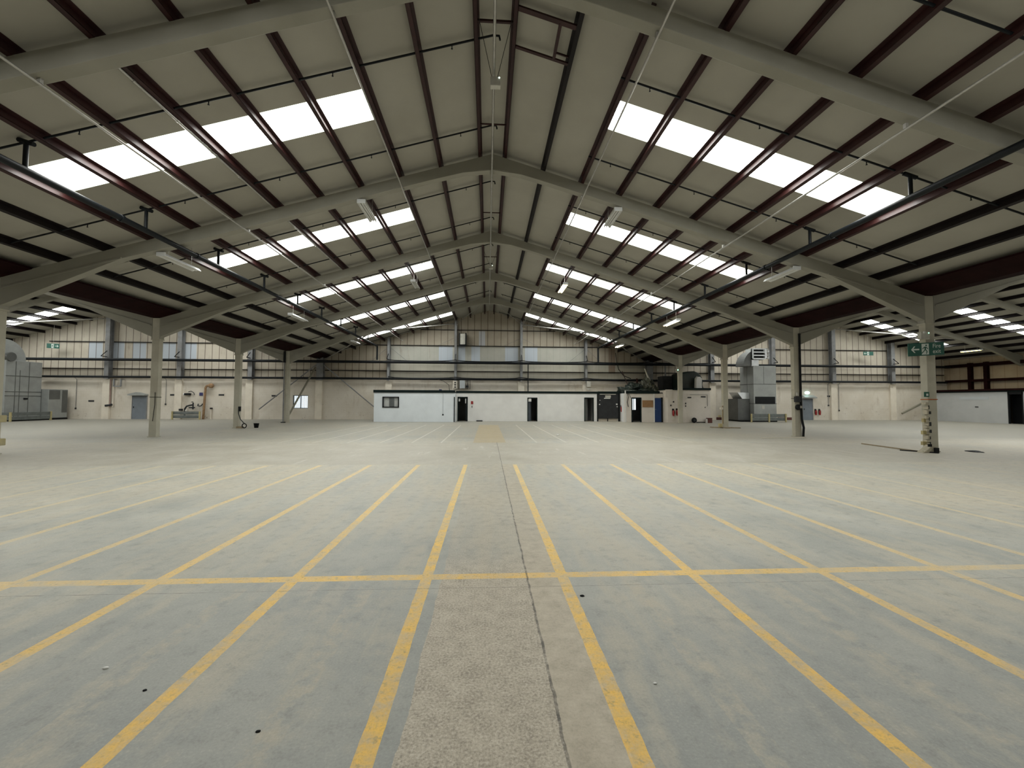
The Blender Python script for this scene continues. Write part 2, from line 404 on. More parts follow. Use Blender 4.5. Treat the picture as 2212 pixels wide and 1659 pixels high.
def block_mat():
    t = NT('painted_block_wall')
    x, y, z = t.pos()
    n = t.noise(0.6, 6, 0.6); st = t.noise(1.4, 7, 0.7, stretch=(1, 1, 0.35), off=(3, 0, 2))
    c = t.mix(t.ramp(n, 0.35, 0.68), (0.60, 0.545, 0.46), (0.68, 0.635, 0.56))
    c = t.mix(t.ramp(st, 0.56, 0.74, 0, 0.75), c, (0.44, 0.37, 0.29))
    c = t.mix(t.M('MULTIPLY', t.ramp(t.noise(3.4, 5, 0.7), 0.62, 0.72, 0, 0.8), t.ramp(z, 0.2, 2.2, 1, 0.2)), c, (0.24, 0.18, 0.12))
    c = t.mix(t.M('MULTIPLY', t.M('GREATER_THAN', z, 3.45), t.ramp(n, 0.4, 0.6, 0.3, 0.8)), c, (0.36, 0.32, 0.26))
    br = t.n.new('ShaderNodeTexBrick'); br.inputs['Scale'].default_value = 1.0
    br.inputs['Brick Width'].default_value = 0.45; br.inputs['Row Height'].default_value = 0.225; br.inputs['Mortar Size'].default_value = 0.006
    cm = t.n.new('ShaderNodeCombineXYZ'); t.link(t.M('ADD', x, y), cm.inputs[0]); t.link(z, cm.inputs[1]); t.link(cm.outputs[0], br.inputs['Vector'])
    c = t.mix(t.M('MULTIPLY', br.outputs['Fac'], 0.13), c, (0.30, 0.26, 0.21))
    return t.done(c, 0.75, 0, 0.3)
M['block'] = block_mat()

def side_sheet_mat():
    t = NT('brown_side_sheeting')
    x, y, z = t.pos()
    n = t.noise(0.7, 6, 0.6)
    c = t.mix(t.ramp(n, 0.35, 0.7), (0.30, 0.235, 0.16), (0.38, 0.31, 0.22))
    jt = t.M('LESS_THAN', t.M('PINGPONG', y, 0.45), 0.03)
    c = t.mix(t.M('MULTIPLY', jt, 0.5), c, (0.2, 0.13, 0.08))
    return t.done(c, 0.65, 0, 0.3)
M['side_sheet'] = side_sheet_mat()

# ------------------------------------------------------------------ room shell
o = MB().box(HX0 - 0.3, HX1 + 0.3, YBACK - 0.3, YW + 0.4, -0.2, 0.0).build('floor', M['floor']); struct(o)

def ceiling_piece(sgn, rx, x_out, name):
    """one slope of roof lining, open where the rooflights are"""
    mb = MB()
    xs = [0.0, 3.16, 11.22, x_out]
    ys = [YBACK - 0.2]
    mids = [SKY[i] for i in range(6)]
    for c in sorted(mids): ys += [c - 0.56, c + 0.56]
    ys.append(YW + 0.25)
    for i in range(3):
        for j in range(len(ys) - 1):
            if i == 1 and j % 2 == 1: continue
            P = []
            for z_off in (0, 0.04):
                for (a, b) in ((xs[i], ys[j]), (xs[i + 1], ys[j]), (xs[i + 1], ys[j + 1]), (xs[i], ys[j + 1])):
                    P.append((rx + sgn * a, b, ZC - SL * a + z_off))
            mb.add(P, [(0, 1, 2, 3), (7, 6, 5, 4), (0, 4, 5, 1), (1, 5, 6, 2), (2, 6, 7, 3), (3, 7, 4, 0)])
    o = mb.build(name, M['ceiling']); return struct(o)

HALLS = [(-1, RX - SPAN, 'left hall'), (0, RX, 'main hall'), (1, RX + SPAN, 'right hall')]
for h, rx, nm in HALLS:
    for sgn in (-1, 1):
        xo = HALF
        if h == -1 and sgn == -1: xo = rx - HX0 + 0.2
        if h == 1 and sgn == 1: xo = HX1 - rx + 0.2
        ceiling_piece(sgn, rx, xo, 'ceiling')

# gable sheeting above the block wall
prof = [(HX0, 3.6)]
prof += [(HX0, ZC - SL * (RX - SPAN - HX0) + 0.03)]
for h, rx, nm in HALLS:
    prof.append((rx, ZC + 0.03))
    if h < 1: prof.append((rx + HALF, ZC - SL * HALF + 0.03))
prof += [(HX1, ZC - SL * (HX1 - RX - SPAN) + 0.03), (HX1, 3.6)]
def wall_profile(name, y0, y1, zb, mat):
    mb = MB()
    top = prof[1:-1]
    for i in range(len(top) - 1):
        a, b = top[i], top[i + 1]
        mb.prism([(a[0], zb), (b[0], zb), b, a], 'y', y0, y1)
    return struct(mb.build(name, mat))
wall_profile('wall_back', YW, YW + 0.2, 3.6, M['sheet'])
# lower block wall with the window opening
WX0, WX1, WZ0, WZ1 = -17.98, -16.61, 1.00, 2.22
mb = MB()
mb.box(HX0, WX0, YB, YB + 0.3, 0, 3.75).box(WX1, HX1, YB, YB + 0.3, 0, 3.75)
mb.box(WX0, WX1, YB, YB + 0.3, 0, WZ0).box(WX0, WX1, YB, YB + 0.3, WZ1, 3.75)
struct(mb.build('wall_back_lower', M['block']))
w = struct(MB().box(WX0, WX1, YB + 0.16, YB + 0.18, WZ0, WZ1).build('window_1', M['window_glow']))
fr = MB()
for a in (WX0, (WX0 + WX1) / 2 - 0.03, WX1 - 0.06): fr.box(a, a + 0.06, YB + 0.08, YB + 0.14, WZ0, WZ1)
fr.box(WX0, WX1, YB + 0.08, YB + 0.14, WZ0, WZ0 + 0.05).box(WX0, WX1, YB + 0.08, YB + 0.14, WZ1 - 0.05, WZ1)
fr.build('window_frame', M['dark_grey'], w)
bl = MB()
for k in range(9):
    xx = WX0 + 0.10 + k * 0.148
    bl.box(xx, xx + 0.03, YB + 0.13, YB + 0.15, WZ0 + 0.05, WZ1 - 0.05)
bl.build('security_bars', M['pale_blue'], w)
# side walls and the wall behind the camera
for nm, xa, xb, mt in (('wall_left', HX0 - 0.2, HX0, M['side_sheet']), ('wall_right', HX1, HX1 + 0.2, M['side_sheet'])):
    struct(MB().box(xa, xb, YBACK, YW + 0.2, 0, 6.2).build(nm, mt))
wall_profile('wall_front', YBACK - 0.2, YBACK, 0.0, M['sheet'])
# pilasters and gable kerb
GX = [0.08 + 3.11 * k for k in (-11, -9, -7, -5, -3, -1, 1, 3, 5, 7, 9, 11, 13)]
for i, gx in enumerate(GX):
    s = -0.15 if gx < -10 else (0.12 if gx > 10 else 0)
    struct(MB().box(gx - 0.30 + s, gx + 0.30 + s, YB - 0.18, YB, 0, 3.62).build('trim_%d' % (i + 1), M['cream']))
struct(MB().box(18.8, 31.0, YB - 0.06, YB, 0.0, 0.26).build('baseboard_back', M['dark_red']))

# ------------------------------------------------------------------ frames
def rafter_profile(hl, hr):
    T = lambda x: ZR - SL * abs(x)
    und = [(0, 9.70), (1.0, 9.575), (1.9, 9.33), (4.0, 8.715), (7.0, 7.79), (10.5, 6.75), (12.0, 6.33)]
    def half(h):
        L = list(und)
        if h > 15: L += [(15.62, 4.73), (15.62, 4.60), (h, 4.60)]
        else: L += [(13.6, 5.63), (h, 5.0)]
        return L
    R = half(hr); Lf = half(hl)
    pts = [(-hl, T(hl)), (0, ZR), (hr, T(hr))]
    pts += [p for p in reversed(R)]
    pts += [(-p[0], p[1]) for p in Lf[1:]]
    return pts

def make_rafter(rx, hl, hr, y, label):
    t = thing('roof_frame', (rx, y, ZR), label, 'roof beam', 'pale roof frames')
    pr = [(rx + a, b) for a, b in rafter_profile(hl, hr)]
    MB().prism(pr, 'y', y - 0.13, y + 0.13).build('rafter', M['frame'], t, 0.012)
    ap = MB()
    ap.prism([(rx - 0.55, ZR - 0.17), (rx, ZR - 0.01), (rx + 0.55, ZR - 0.17), (rx + 0.55, 9.66), (rx, 9.715), (rx - 0.55, 9.66)], 'y', y - 0.145, y + 0.145)
    ap.build('apex_joint', M['frame'], t)
    for s, h in ((-1, hl), (1, hr)):
        if h < 15: continue
        rib = MB()
        for yy in (y - 0.165, y + 0.13):
            rib.add([(rx + s * 12.0, yy, 6.36), (rx + s * 15.6, yy, 5.30), (rx + s * 15.6, yy, 5.25), (rx + s * 12.0, yy, 6.31),
                     (rx + s * 12.0, yy + 0.025, 6.36), (rx + s * 15.6, yy + 0.025, 5.30), (rx + s * 15.6, yy + 0.025, 5.25), (rx + s * 12.0, yy + 0.025, 6.31)],
                    [(0, 1, 2, 3), (7, 6, 5, 4), (0, 4, 5, 1), (1, 5, 6, 2), (2, 6, 7, 3), (3, 7, 4, 0)])
        rib.build('haunch_rib', M['frame'], t)
    return t

for i, y in enumerate(FR):
    make_rafter(RX, HALF - 0.17, HALF - 0.17, y, 'pale sloping roof frame of the main hall, %s from the camera' % ORD[i])
    if i >= 2:
        make_rafter(RX - SPAN, RX - SPAN - HX0, HALF - 0.17, y, 'pale sloping roof frame over the left side hall, %s from the camera' % ORD[i])
    if i >= 1:
        make_rafter(RX + SPAN, HALF - 0.17, HX1 - RX - SPAN, y, 'pale sloping roof frame over the right side hall, %s from the camera' % ORD[i])

CXL, CXR = RX - HALF, RX + HALF
COLS = {}
LAB = {(-1, 0): 'pale concrete column at left, outside the picture edge', (1, 0): 'pale concrete column at right, outside the picture edge',
       (-1, 1): 'pale concrete column cut by the left picture edge, beside the yellow guards',
       (-1, 2): 'pale concrete column on the left with a dark cable band around its middle',
       (-1, 3): 'pale concrete column on the left with the black bucket to its right',
       (-1, 4): 'pale concrete column on the left with black downpipe, in front of the window',
       (1, 1): 'nearest right column, carrying the green fire exit sign',
       (1, 2): 'pale concrete column on the right with dark switch boxes and black downpipe',
       (1, 3): 'pale concrete column on the right with timber lying at its foot',
       (1, 4): 'pale concrete column in front of the right-hand store, beside the two red extinguishers'}
for i, y in enumerate(FR):
    for s, cx in ((-1, CXL), (1, CXR)):
        t = thing('column', (cx, y, 0), LAB[(s, i)], 'column', 'pale concrete columns')
        MB().box(cx - 0.17, cx + 0.17, y - 0.125, y + 0.125, 0, ZR - SL * HALF + 0.02).build('shaft', M['column'], t, 0.02)
        MB().box(cx - 0.20, cx + 0.20, y - 0.15, y + 0.15, 0, 0.03).build('base_plate', M['column'], t)
        MB().box(cx - 0.205, cx + 0.205, y - 0.15, y + 0.15, 4.58, 4.63).build('collar', M['column'], t)
        COLS[(s, i)] = t

# valley gutters, one length per bay
for s, cx, nm in ((-1, CXL, 'left'), (1, CXR, 'right')):
    for b in range(6):
        y0, y1 = BAYS[b]
        zt = ZR - SL * HALF
        pr = [(cx - 0.22, zt + 0.03), (cx + 0.22, zt + 0.03), (cx + 1.10, zt + 0.30), (cx + 1.10, zt + 0.36), (cx + 0.2, zt + 0.09), (cx - 0.2, zt + 0.09), (cx - 1.10, zt + 0.36), (cx - 1.10, zt + 0.30)]
        tag(MB().prism(pr, 'y', y0 + 0.005, y1 - 0.005).build('valley_gutter', M['gutter']),
            'wide dark red valley gutter along the %s column row, %s' % (nm, BAYTXT[b]), 'gutter', 'valley gutters')

# ------------------------------------------------------------------ purlins
def purlin_mesh(L):
    mb = MB()
    # Z section along +Y, origin at mid web, local x down-slope
    w, h, tk = 0.095, PD, 0.008
    mb.box(-tk / 2, tk / 2, 0, L, -h / 2, h / 2)
    mb.box(-tk / 2, w, 0, L, -h / 2, -h / 2 + tk)
    mb.box(w - tk, w, 0, L, -h / 2, -h / 2 + 0.025)
    mb.box(-w, tk / 2, 0, L, h / 2 - tk, h / 2)
    return mb
PROTO = {}
def purlin(rx, sgn, k, y0, y1, label, mat='purlin'):
    key = (round(y1 - y0, 3), mat)
    if key not in PROTO:
        o = purlin_mesh(y1 - y0).build('purlin', M[mat]); PROTO[key] = o.data
        me = o.data
    else:
        o = bpy.data.objects.new('purlin', PROTO[key]); COL.objects.link(o)
    d = PX[k]
    a = math.atan(SL)
    off = PD / 2
    cx = rx + sgn * (d - math.sin(a) * 0.0); cz = ZC - SL * d - off / math.cos(a) - 0.004
    o.location = (cx, y0, cz)
    o.rotation_euler = (0, sgn * a, 0) if sgn > 0 else (0, -a, 0)
    if sgn < 0:
        o.scale = (-1, 1, 1)
    tag(o, label, 'purlin', 'roof purlins')
    return o
for b, (y0, y1) in enumerate(BAYS):
    for sgn, sd in ((-1, 'left'), (1, 'right')):
        for k in range(11):
            if b == 0 and k in (0, 1, 2): continue
            mat = 'purlin_dark' if (sgn > 0 and k == 1) or k >= 9 else 'purlin'
            purlin(RX, sgn, k, y0 + 0.002, y1 - 0.002,
                   'dark %s steel purlin, %s from the ridge, %s slope, %s' % ('brown' if mat == 'purlin_dark' else 'red', ORD[k], sd, BAYTXT[b]), mat)
SIDE_P = {}
def side_purlins(h, rx, bays, nm):
    for b in bays:
        y0, y1 = BAYS[b]
        for sgn, sd in ((-1, 'left'), (1, 'right')):
            for k in range(11):
                if (h, b, sgn, k) in SKIP: continue
                purlin(rx, sgn, k, y0 + 0.002, y1 - 0.002, 'dark purlin, %s from ridge, %s slope of %s hall, %s' % (ORD[k], sd, nm, BAYTXT[b].replace('between ', 'between ')), 'purlin_dark')
SKIP = set()
side_purlins(-1, RX - SPAN, (3, 4, 5), 'left')
side_purlins(1, RX + SPAN, (2, 3, 4, 5), 'right')

# ------------------------------------------------------------------ rooflights
def rooflight(rx, sgn, yc, name):
    mb = MB(); x0, x1 = 3.18, 11.20
    P = []
    for zo in (0.02, 0.035):
        for a, bb in ((x0, yc - 0.545), (x1, yc - 0.545), (x1, yc + 0.545), (x0, yc + 0.545)):
            P.append((rx + sgn * a, bb, ZC - SL * a + zo))
    mb.add(P, [(0, 1, 2, 3), (7, 6, 5, 4), (0, 4, 5, 1), (1, 5, 6, 2), (2, 6, 7, 3), (3, 7, 4, 0)])
    return mb, (x0, x1)
def rooflight_frame(rx, sgn, yc):
    fr = MB()
    for yy in (yc - 0.55, yc + 0.55):
        fr.bar((rx + sgn * 3.17, yy, ZC - SL * 3.17 + 0.012), (rx + sgn * 11.21, yy, ZC - SL * 11.21 + 0.012), 0.03, 0.03)
    for a in (3.175, 11.205):
        fr.bar((rx + sgn * a, yc - 0.55, ZC - SL * a + 0.012), (rx + sgn * a, yc + 0.55, ZC - SL * a + 0.012), 0.03, 0.03)
    return fr
wn = 2
for h, rx, nm in HALLS:
    for b in range(6):
        yc = SKY[b]
        for sgn, sd in ((-1, 'left'), (1, 'right')):
            inview = (h == 0 and b >= 1) or (h == -1 and b >= 4 and sgn < 0) or (h == 1 and b >= 3 and sgn > 0)
            if h != 0 and b < 1 and not inview: continue
            mb, _ = rooflight(rx, sgn, yc, nm)
            if inview:
                t = thing('rooflight', (rx + sgn * 7.2, yc, ZC - SL * 7.2), 'bright translucent rooflight strip, %s slope of the %s, %s' % (sd, nm, BAYTXT[b]), 'rooflight', 'translucent rooflights')
                mb.build('translucent_sheet', M['sky'], t)
                rooflight_frame(rx, sgn, yc).build('edge_trim', M['sky_edge'], t)
            else:
                struct(mb.build('window_%d' % wn, M['sky'])); wn += 1

# ------------------------------------------------------------------ sprinkler pipes
def range_pipe(rx, sgn, y, x0, x1, label, heads=True):
    t = thing('sprinkler_pipe', (rx + sgn * x0, y, rz(rx + x0, ZR + 0.08, rx)), label, 'sprinkler pipe', 'sprinkler range pipes')
    z = lambda a: ZR + 0.07 - SL * a
    pts = [(rx + sgn * x0, y, z(x0)), (rx + sgn * x1, y, z(x1))]
    if sgn < 0 and x0 < 0.2: pts = [(rx + 0.12, y, z(0) - 0.12), (rx + 0.10, y, z(0) - 0.02)] + pts
    MB().tube(pts, 0.024, 8).build('pipe', M['black_pipe'], t)
    if heads:
        a = 1.0
        while a < x1 - 0.3:
            if a > x0:
                MB().lathe([(0.008, -0.085), (0.022, -0.082), (0.022, -0.074), (0.010, -0.065), (0.012, 0.0)], (rx + sgn * a, y, z(a) - 0.02), 8).build('sprinkler_head', M['black_pipe'], t)
            a += 2.7
    return t
MAINX = {-1: -10.06, 1: 10.34}
for b, (y0, y1) in enumerate(BAYS):
    if b == 0: ys = [y0 + 5.0]
    else: ys = [y0 + 1.78, y0 + 5.0]
    for n, yy in enumerate(ys):
        if yy > YW - 0.3: continue
        which = 'nearer' if (n == 0 and len(ys) == 2) else 'farther'
        if b < 5: range_pipe(RX, -1, yy, 0.05, 13.9, 'thin black sprinkler pipe on left slope, %s one, %s' % (which, BAYTXT[b]))
        else: range_pipe(RX, -1, yy, 2.9, 13.9, 'thin black sprinkler pipe on left slope, %s one, %s' % (which, BAYTXT[b]))
        range_pipe(RX, 1, yy, 3.0 if b < 4 else 0.9, 13.9, 'thin black sprinkler pipe on right slope, %s one, %s' % (which, BAYTXT[b]))
for s, nm in ((-1, 'left'), (1, 'right')):
    mx = MAINX[s]; mz = 6.72 if s < 0 else 6.78
    t = thing('sprinkler_main', (mx, 1.2, mz), 'long black sprinkler main running down the %s side of the main hall' % nm, 'pipe', 'sprinkler mains')
    MB().tube([(mx, 1.2, mz), (mx, 38.55, mz), (mx, 38.62, mz - 0.03), (mx, 38.65, mz - 0.1), (mx, 38.65, 5.45)], 0.080, 16).build('pipe', M['black_pipe'], t)
    for y0, y1 in BAYS:
        for dy in (1.78, 5.0):
            yy = y0 + dy
            if yy > 38.4 or yy < 5: continue
            zt = ZR + 0.07 - SL * abs(mx - RX)
            r = MB().tube([(mx, yy, mz + 0.05), (mx, yy, zt - 0.02)], 0.045, 10)
            r.tube([(mx - 0.16, yy, zt + 0.05), (mx + 0.16, yy, zt - 0.045)], 0.05, 10)
            r.build('riser', M['black_pipe'], t)
    for yy in (14.9, 11.9, 21.6, 28.2):
        MB().tube([(mx, yy - 0.05, mz), (mx, yy + 0.05, mz)], 0.10, 14).build('coupling', M['black_pipe'], t)

# conduits that run the length of the hall under the frames
def conduit(x, z, y0, y1, r, mat, label, clips=True):
    t = thing('conduit', (x, y0, z), label, 'conduit', 'roof conduits')
    MB().tube([(x, y0, z), (x, y1, z)], r, 8).build('pipe', M[mat], t)
    if clips:
        for f in FR + [39.6]:
            if y0 < f < y1 + 0.4:
                MB().box(x - 0.03, x + 0.03, f - 0.03, f + 0.03, z + r * 0.5, z + 0.11).build('clip', M['galv'], t)
conduit(-8.00, 7.36, 2.0, 39.6, 0.026, 'galv', 'thin pale conduit along the left slope, outer of the two there')
conduit(8.35, 7.24, 2.0, 39.6, 0.026, 'galv', 'thin pale conduit along the right slope, outer of the two there')
conduit(-2.92, 8.93, 2.0, 39.6, 0.026, 'galv', 'thin pale conduit along the left slope, the one nearer the ridge')
conduit(3.26, 8.85, 2.0, 39.6, 0.026, 'galv', 'thin pale conduit along the right slope, the one nearer the ridge')
conduit(0.10, 9.60, 3.0, 34.0, 0.032, 'galv', 'pale conduit hanging along the ridge of the main hall')
for b in (1, 2):
    x = RX - PX[5] - 0.08; y0, y1 = BAYS[b]
    t = thing('conduit', (x, y0 + 0.2, rz(x, ZR)), 'shiny conduit strapped under the sixth left purlin, %s' % BAYTXT[b], 'conduit', 'roof conduits')
    z = rz(x, ZR) - 0.03
    MB().tube([(x, y0 + 0.2, z), (x, y1 - 0.2, z)], 0.028, 8).build('pipe', M['galv'], t)
    for q in range(5): MB().tube([(x, y0 + 0.8 + q * 1.2, z), (x, y0 + 0.86 + q * 1.2, z)], 0.036, 8).build('coupling', M['galv'], t)

# ridge ties between the two top purlins
for b, yy, w in ((1, 9.05, 0.05), (1, 12.55, 0.035), (2, 14.75, 0.04), (2, 18.6, 0.035), (3, 21.3, 0.04), (3, 24.4, 0.035)):
    z = rz(RX + 0.42, ZR) + 0.10
    tag(MB().box(RX - 0.415, RX + 0.415, yy - w / 2, yy + w / 2, z - w / 2, z + w / 2).build('ridge_tie', M['purlin']),
        'short dark tie across the ridge purlins at the %s end, %s' % ('nearer' if yy - BAYS[b][0] < 2.5 else 'farther', BAYTXT[b]), 'tie bar', 'ridge ties')
# trimmer frame at the top right of the picture
t = thing('roof_trimmer', (RX + 1.1, 9.0, 10.0), 'dark red rectangular trimmer frame between the first two right purlins near the ridge', 'roof framing')
zz = lambda x: rz(x, ZR) + 0.03
for nm, (p, q, w) in (('beam', ((0.55, 8.60), (1.86, 8.60), 0.11)), ('beam', ((0.55, 9.58), (1.86, 9.58), 0.07)), ('trimmer_bar', ((1.52, 8.62), (1.52, 9.58), 0.07)), ('trimmer_bar', ((1.52, 9.38), (1.84, 9.38), 0.025))):
    MB().bar((p[0], p[1], zz(p[0])), (q[0], q[1], zz(q[0])), w, 0.04).build(nm, M['purlin'], t)

# ------------------------------------------------------------------ wind bracing of the last bay
def rod(name, p, q, r, mat, label, cat='brace', group='bracing rods'):
    o = MB().tube([p, q], r, 10).build(name, M[mat]); return tag(o, label, cat, group)
for rx, hn in ((RX, 'main hall'), (RX - SPAN, 'left hall'), (RX + SPAN, 'right hall')):
    zE = lambda a: ZR - SL * a - 0.25
    if hn == 'main hall':
        segs = [(-1, (0.15, 33.88), (3.1, 39.85), 'apex'), (1, (0.15, 33.88), (3.1, 39.85), 'apex'),
                (-1, (3.1, 39.85), (9.3, 33.95), 'middle'), (1, (3.1, 39.85), (9.3, 33.95), 'middle'),
                (-1, (9.3, 33.95), (15.4, 39.85), 'eaves'), (1, (9.3, 33.95), (15.4, 39.85), 'eaves')]
    elif hn == 'left hall': segs = [(-1, (3.1, 39.85), (9.3, 33.95), 'middle')]
    else: segs = [(1, (3.1, 39.85), (9.3, 33.95), 'middle')]
    for s, a, b, nm in segs:
        rad = 0.022 if nm == 'apex' else 0.05
        rod('wind_brace', (rx + s * a[0], a[1], zE(a[0])), (rx + s * b[0], b[1], zE(b[0])), rad, 'galv',
            'slanting pale roof brace by the gable, %s length on %s slope of %s' % (nm, 'left' if s < 0 else 'right', hn))
rod('wall_brace', (-20.81, 39.55, 0.92), (-15.6, 39.55, 5.2), 0.05, 'grey_steel', 'dark diagonal brace on the gable wall left of the window')
rod('wall_brace', (-15.75, 39.2, 4.75), (-15.82, 34.2, 0.35), 0.075, 'brace', 'pale diagonal brace in front of the window')
rod('wall_brace', (-15.1, 39.55, 5.0), (-9.2, 39.55, 0.1), 0.05, 'grey_steel', 'diagonal brace on the gable wall running down behind the bluish cabin')
rod('wall_brace', (45.0, 39.55, 2.45), (41.30, 39.55, 0.68), 0.085, 'brace', 'short diagonal brace on the gable wall at the far right')

# ------------------------------------------------------------------ gable steelwork
# GX runs from -34.1 to 40.5
GL = ['in the left hall, second window bay beside the air unit', 'in the left hall above the rusty pipe', 'in the left hall behind the bucket column',
      'in the left valley right of the window', 'above the left end of the bluish cabin', 'just left of the apex', 'just right of the apex', 'above the third cabin door',
      'in the right valley behind the dark tarpaulins', 'between right store and tall air unit', 'behind the tall air unit', 'right of the right-hand grey door', 'left of the column with the exit sign']
for i, gx in enumerate(GX):
    rxh = RX + SPAN * round((gx - RX) / SPAN)
    zt = ZR - SL * abs(gx - rxh) + 0.1
    t = thing('gable_post', (gx, 39.75, 3.6), 'grey steel gable post %s' % GL[i], 'post', 'gable posts')
    wd = 0.30 if abs(abs(gx) - 15.6) < 0.6 else (0.19 if abs(gx) > 20 else 0.11)
    mb = MB()
    mb.box(gx - wd, gx + wd, 39.50, 39.52, 3.62, zt).box(gx - wd, gx + wd, 39.92, 39.94, 3.62, zt).box(gx - 0.012, gx + 0.012, 39.52, 39.92, 3.62, zt)
    mb.build('shaft', M['grey_steel'], t)
    if i in (4, 5, 6, 7):
        for s in (-1, 1):
            MB().tube([(gx + s * 0.1, 39.7, 7.72 if i in (5, 6) else 6.75), (gx + s * 1.7, 40.0, 7.02 if i in (5, 6) else 5.45)], 0.013, 6).build('stay', M['grey_steel'], t)
    # triangular bracket that carries the wall pipe
    b = MB().bar((gx, 39.62, 5.60), (gx, 38.95, 5.60), 0.06, 0.06).bar((gx, 39.62, 6.22), (gx, 38.97, 5.63), 0.045, 0.045)
    b.build('pipe_bracket', M['black_pipe'], t)
def girt(z, h, x0, x1, label, mat='purlin_dark', y=39.96):
    tag(MB().box(x0, x1, y, y + 0.13, z - h / 2, z + h / 2).build('girt', M[mat]), label, 'rail', 'gable rails')
girt(7.0, 0.065, -39.5, 40.8, 'dark horizontal gable rail above the pale sheet band')
girt(8.52, 0.05, -6.4, 6.5, 'thin upper gable rail crossing just under the apex')
girt(4.56, 0.07, -40.5, 46.4, 'thin dark gable rail between the two black wall pipes')
def wall_pipe(z, r, y, x0, x1, label, sag=0.0):
    t = thing('wall_pipe', (x0, y, z), label, 'pipe', 'black wall pipes')
    MB().tube([(x0, y, z), (x1, y, z)], r, 14).build('pipe', M['black_pipe'], t)
    return t
t = wall_pipe(5.32, 0.12, 39.22, -42.5, 46.2, 'long black pipe across the gable wall, upper and thicker one')
cb = MB(); pts = []
for i in range(4, 9):
    a, b_ = GX[i] if i < len(GX) else 0, GX[i + 1]
    for k in range(10):
        f = k / 10; x = a + (b_ - a) * f
        pts.append((x, 39.16, 5.56 - 0.13 * (4 * f * (1 - f)) ** 0.5))
cb.tube(pts, 0.035, 8).build('cable_bundle', M['black'], t)
t = wall_pipe(3.80, 0.10, 39.55, -39.8, 46.2, 'long black pipe across the gable wall, lower one on top of the blockwork')
cb = MB(); pts = []
for i in range(4, 8):
    a, b_ = GX[i], GX[i + 1]
    for k in range(10):
        f = k / 10; pts.append((a + (b_ - a) * f, 39.5, 3.98 - 0.12 * (4 * f * (1 - f)) ** 0.5))
cb.tube(pts, 0.035, 8).build('cable_bundle', M['black'], t)
tag(MB().tube([(3.78, 39.1, 5.3), (3.78, 39.1, 2.6)], 0.045, 10).build('drop_pipe', M['black_pipe']), 'vertical black pipe dropping from the wall pipe behind the long white cabin', 'pipe')
tag(MB().tube([(17.05, 39.3, 5.25), (17.05, 39.3, 2.7)], 0.06, 10).build('drop_pipe', M['grey_steel']), 'vertical grey pipe behind the dark tarpaulin heap', 'pipe')
for x, zt, w in ((9.62, 3.7, 0.03), (12.05, 3.75, 0.035), (14.0, 4.4, 0.04)):
    pass

# gable fittings
def wbox(name, x0, x1, z0, z1, y, d, mat, label, cat, parts=()):
    t = thing(name, ((x0 + x1) / 2, y, z0), label, cat)
    MB().box(x0, x1, y - d, y, z0, z1).build('casing', M[mat], t, 0.012)
    return t
t = wbox('wall_unit', -2.62, -2.12, 7.05, 8.05, 39.6, 0.35, 'white_dirty', 'tall pale box in a dark frame, high on the gable left of the apex', 'box')
MB().box(-2.70, -2.62, 39.2, 39.95, 6.98, 8.12).box(-2.12, -2.02, 39.2, 39.95, 6.98, 8.12).box(-2.70, -2.02, 39.2, 39.95, 6.94, 7.04).build('bracket_frame', M['black'], t)
t = wbox('distribution_box', -2.60, -2.12, 2.92, 3.66, 39.5, 0.30, 'pale_blue', 'pale grey box above the left cabin door with cables beside it', 'electrical box')
c = MB()
for k, x in enumerate((-2.72, -2.0, -1.9, -1.82, -1.66)):
    c.tube([(x, 39.45, 3.75), (x + 0.02 * (-1) ** k, 39.4, 3.3), (x, 39.45, 2.85)], 0.025, 6)
c.build('cables', M['black'], t)
MB().box(-2.05, -1.78, 39.4, 39.5, 3.0, 3.2).build('junction_box', M['dark_grey'], t)
t = wbox('meter_box', -3.25, -2.85, 2.9, 3.6, 39.6, 0.14, 'cream', 'white board with dark plates on the pier beside the pale grey box', 'board')
for zz_ in (3.0, 3.22, 3.42): MB().box(-3.12, -2.95, 39.44, 39.46, zz_, zz_ + 0.1).build('plate', M['dark_grey'], t)
t = wbox('fuse_box', 9.42, 9.80, 3.14, 3.66, 39.55, 0.2, 'white_dirty', 'small white box on the gable pier above the third cabin door', 'electrical box')
MB().box(9.45, 9.77, 39.33, 39.35, 2.86, 3.02).build('lower_box', M['white_dirty'], t)

def floor_cable(name, pts, r, mat, label, cat='cable'):
    return tag(MB().tube(pts, r, 8).build(name, M[mat]), label, cat)
floor_cable('cable', [(-4.6, 39.3, 3.75), (-4.0, 38.2, 3.55), (-3.4, 37.0, 3.15), (-3.25, 36.0, 2.65)], 0.02, 'black', 'black cable drooping from the lower wall pipe onto the bluish cabin roof')

